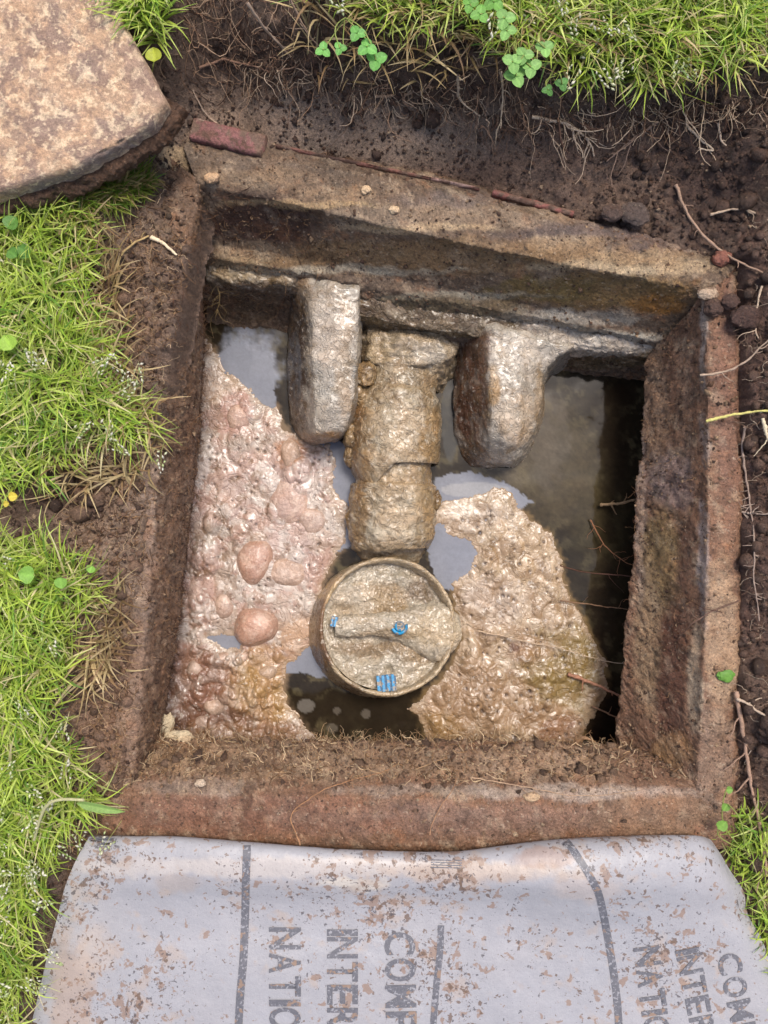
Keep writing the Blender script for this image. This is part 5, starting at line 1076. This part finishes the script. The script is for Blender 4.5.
def seedheads(Pth, D, zone, n, seed, name, label):
    rs = np.random.RandomState(seed); tip = Pth[:, -1]; x, y = PX(tip); w = zone(x, y); i = rs.choice(len(tip), n, p=w / w.sum())
    pos, st = [], []
    tips = tip[i] + np.c_[rs.normal(size=(n, 2)) * .003, rs.uniform(.003, .014, n)]; dd = np.c_[D[i] + rs.normal(size=(n, 2)) * .4, rs.uniform(-.4, .3, n)]; dd /= np.linalg.norm(dd, axis=1)[:, None]
    L = []; 
    for k in range(11):
        s = k / 10.; side = np.cross(dd, [0, 0, 1.]); side /= np.linalg.norm(side, axis=1)[:, None] + 1e-9
        off = (-1) ** k * (.0048 * (1 - s) + .0008)
        L.append(tips + dd * (.012 * s)[None] if False else tips + dd * .019 * s + side * off * rs.uniform(.5, 1.3, (n, 1)) + rs.normal(size=(n, 3)) * .0005)
    pos = np.concatenate(L); N = len(pos)
    c = np.array([lin((222, 222, 188)), lin((196, 206, 150)), lin((236, 232, 214))])[rs.randint(0, 3, N)] * rs.uniform(.85, 1.1, (N, 1))
    q = rs.normal(size=(N, 3)) * .5 + np.tile(dd, (11, 1)); q /= np.linalg.norm(q, axis=1)[:, None]
    a = np.cross(q, [0, 0, 1.]); a /= np.linalg.norm(a, axis=1)[:, None]; b = np.cross(q, a); sz = rs.uniform(.7, 1.25, N)[:, None] * .0026
    V = pos[:, None] + np.stack([q * sz, -q * sz, a * sz * .45, -a * sz * .45, b * sz * .38, -b * sz * .38], 1)
    F = (OCF[None] + (np.arange(N) * 6)[:, None, None]).reshape(-1, 3)
    stem = np.stack([tips - np.c_[dd[:, :2] * .012, np.full(n, .012)], tips, tips + dd * .013], 1)
    V2, F2, C2 = tubes(stem, np.full((n, 3), .0003), np.tile(lin((180, 186, 110)), (n, 1)))
    V, F, Cc = merge([(V.reshape(-1, 3), F, np.repeat(c[:, None], 6, 1).reshape(-1, 3)), (V2, F2, C2)])
    tag(link(name, mesh(name, V, F, M['grass'], Cc)), label, None, None, 'stuff')
seedheads(pa, da, lambda x, y: .15 + 2.0 * ((y > 700) & (x < 130)) + 1.2 * ((y > 360) & (y < 450)) + .5 * (y > 850), 150, 31, 'grass_seed_heads', 'creamy white seed heads on the lawn grass left of the pit')
seedheads(pb, db, lambda x, y: .4 + 1.2 * ((x > 560) & (x < 680) & (y > 20) & (y < 90)), 60, 32, 'grass_seed_heads', 'pale seed heads on the turf grass behind the pit')

# ------------------------------------------------------------------ clover and round-leaved weeds
def leaflet(w, l, c, rs, cup=.15):
    n, m_ = 7, 7; t = np.linspace(0, 1, n)[:, None]; s = np.linspace(-1, 1, m_)[None]
    hw = w / 2 * np.sin(np.pi * np.clip(t, 0, 1) ** .75) ** .6; X_ = s * hw; Y_ = t * l + 0 * s; notch = -.08 * l * (1 - np.abs(s)) * (t > .9)
    Z_ = np.abs(s) * cup * w * .5 - (t - .5) ** 2 * l * .25
    V = np.stack([X_, Y_ + notch, Z_ + 0 * X_], -1).reshape(-1, 3)
    mid = (np.abs(s) < .2) * np.ones_like(t); v = (lin(c)[None] * (1 + .25 * mid.ravel()[:, None]))
    return V, gridF(n, m_), v
def clover(px, py, z, leaves, label, seed, c=(112, 166, 62), single=False):
    rs = np.random.RandomState(seed); o0 = P(px, py, z); e = empty('clover_plant' if not single else 'round_leaved_weed', tuple(o0), label, 'clover' if not single else 'weed')
    stems = []
    for (lx, ly, lz, size) in leaves:
        w = P(lx, ly, lz) - o0; rot = rs.uniform(0, 6.28); parts = []
        for k in range(1 if single else 3):
            V, F, cc = leaflet(size * (1.5 if single else .95), size * (1.4 if single else 1.0), c, rs); a = rot + k * 2.094
            tl = rs.uniform(-.25, .1); V = V @ np.array([[1, 0, 0], [0, math.cos(tl), math.sin(tl)], [0, -math.sin(tl), math.cos(tl)]])
            V = np.stack([V[:, 0] * math.cos(a) - V[:, 1] * math.sin(a), V[:, 0] * math.sin(a) + V[:, 1] * math.cos(a), V[:, 2]], 1)
            parts.append((V, F, cc * rs.uniform(.85, 1.15)))
        V, F, cc = merge(parts); link('leaf', mesh('leaf', V, F, M['leaf'], cc), e, tuple(w))
        tt = np.linspace(0, 1, 8)[:, None]; pth = w * tt + np.array([0, 0, -.008]) * np.sin(tt * np.pi) * 0 + rs.normal(size=3) * .006 * np.sin(tt * np.pi); stems.append(pth)
    stems = np.array(stems); V, F, cc = tubes(stems, np.full(stems.shape[:2], .0006), np.tile(lin((150, 160, 84)), (len(stems), 1)), 5)
    link('stem', mesh('stem', V, F, M['leaf'], cc), e)
clover(345, 18, .10, [(357, 33, .115, .0085), (367, 47, .112, .0095), (376, 60, .105, .0105), (323, 50, .10, .0075), (340, 48, .105, .0065)], 'clover sprig leaning out from turf over the bare soil', 1, (110, 170, 80))
clover(516, 40, .10, [(505, 18, .12, .010), (513, 62, .115, .010), (524, 55, .115, .009), (531, 67, .112, .010), (516, 76, .108, .011), (545, 48, .115, .009), (507, 30, .118, .009)], 'leafy clover clump hanging over the turf edge', 2, (128, 172, 90))
clover(556, 76, .09, [(562, 84, .10, .007), (548, 90, .095, .006)], 'tiny dark clover below the leafy clump', 3, (74, 124, 50))
clover(488, 8, .10, [(480, 14, .115, .009), (494, 2, .115, .010), (470, 4, .112, .008)], 'small clover at the very top of the turf', 4, (106, 156, 66))
clover(36, 568, .04, [(35, 576, .07, .011), (60, 577, .065, .008), (92, 565, .05, .006)], 'round-leaved weed at the top of the lower left grass', 5, (134, 178, 78), True)
clover(10, 236, .045, [(6, 228, .07, .010), (18, 246, .066, .010), (8, 250, .068, .008)], 'dark round-leaved weed in grass below the slab', 6, (84, 124, 50), True)
clover(14, 350, .045, [(12, 350, .075, .011)], 'single yellow-green round leaf in the upper left grass', 7, (150, 184, 70), True)
clover(744, 850, .01, [(718, 829, .02, .008), (728, 804, .02, .006), (726, 790, .02, .005)], 'trailing weed with small round leaves at the sheet corner', 8, (116, 154, 66), True)
clover(154, 62, .06, [(154, 62, .075, .010)], 'small yellow-green leaf by the slab edge', 9, (168, 176, 60), True)
clover(8, 494, .03, [(8, 497, .05, .006), (3, 504, .048, .004)], 'tiny yellow flower petals between the two grass patches', 10, (200, 180, 60), True)
# blade-like plantain stem sprawling at the lower left
V1, F1, c1 = leaflet(.008, .045, (128, 158, 84), RS, .3); a = -1.75; V1 = np.stack([V1[:, 0] * math.cos(a) - V1[:, 1] * math.sin(a), V1[:, 0] * math.sin(a) + V1[:, 1] * math.cos(a), V1[:, 2] + .006], 1)
e = empty('sprawling_weed', tuple(P(34, 820, .07)), 'grey-green weed stem with a long leaf sprawling over the lower left soil', 'weed')
link('leaf', mesh('leaf', V1, F1, M['leaf'], c1), e, tuple(P(78, 801, .075) - P(34, 820, .07)))
pt = cr(np.array([P(34, 840, .06), P(44, 810, .075), P(58, 800, .08), P(84, 800, .08)]) - P(34, 820, .07), 20)
V, F, cc = tubes(pt[None], np.full((1, 20), .0014), lin((190, 186, 140))[None], 7); link('stem', mesh('stem', V, F, M['leaf'], cc), e)
print('tris', sum(len(o.data.loops) - 2 * len(o.data.polygons) for o in S.objects if o.type == 'MESH'))
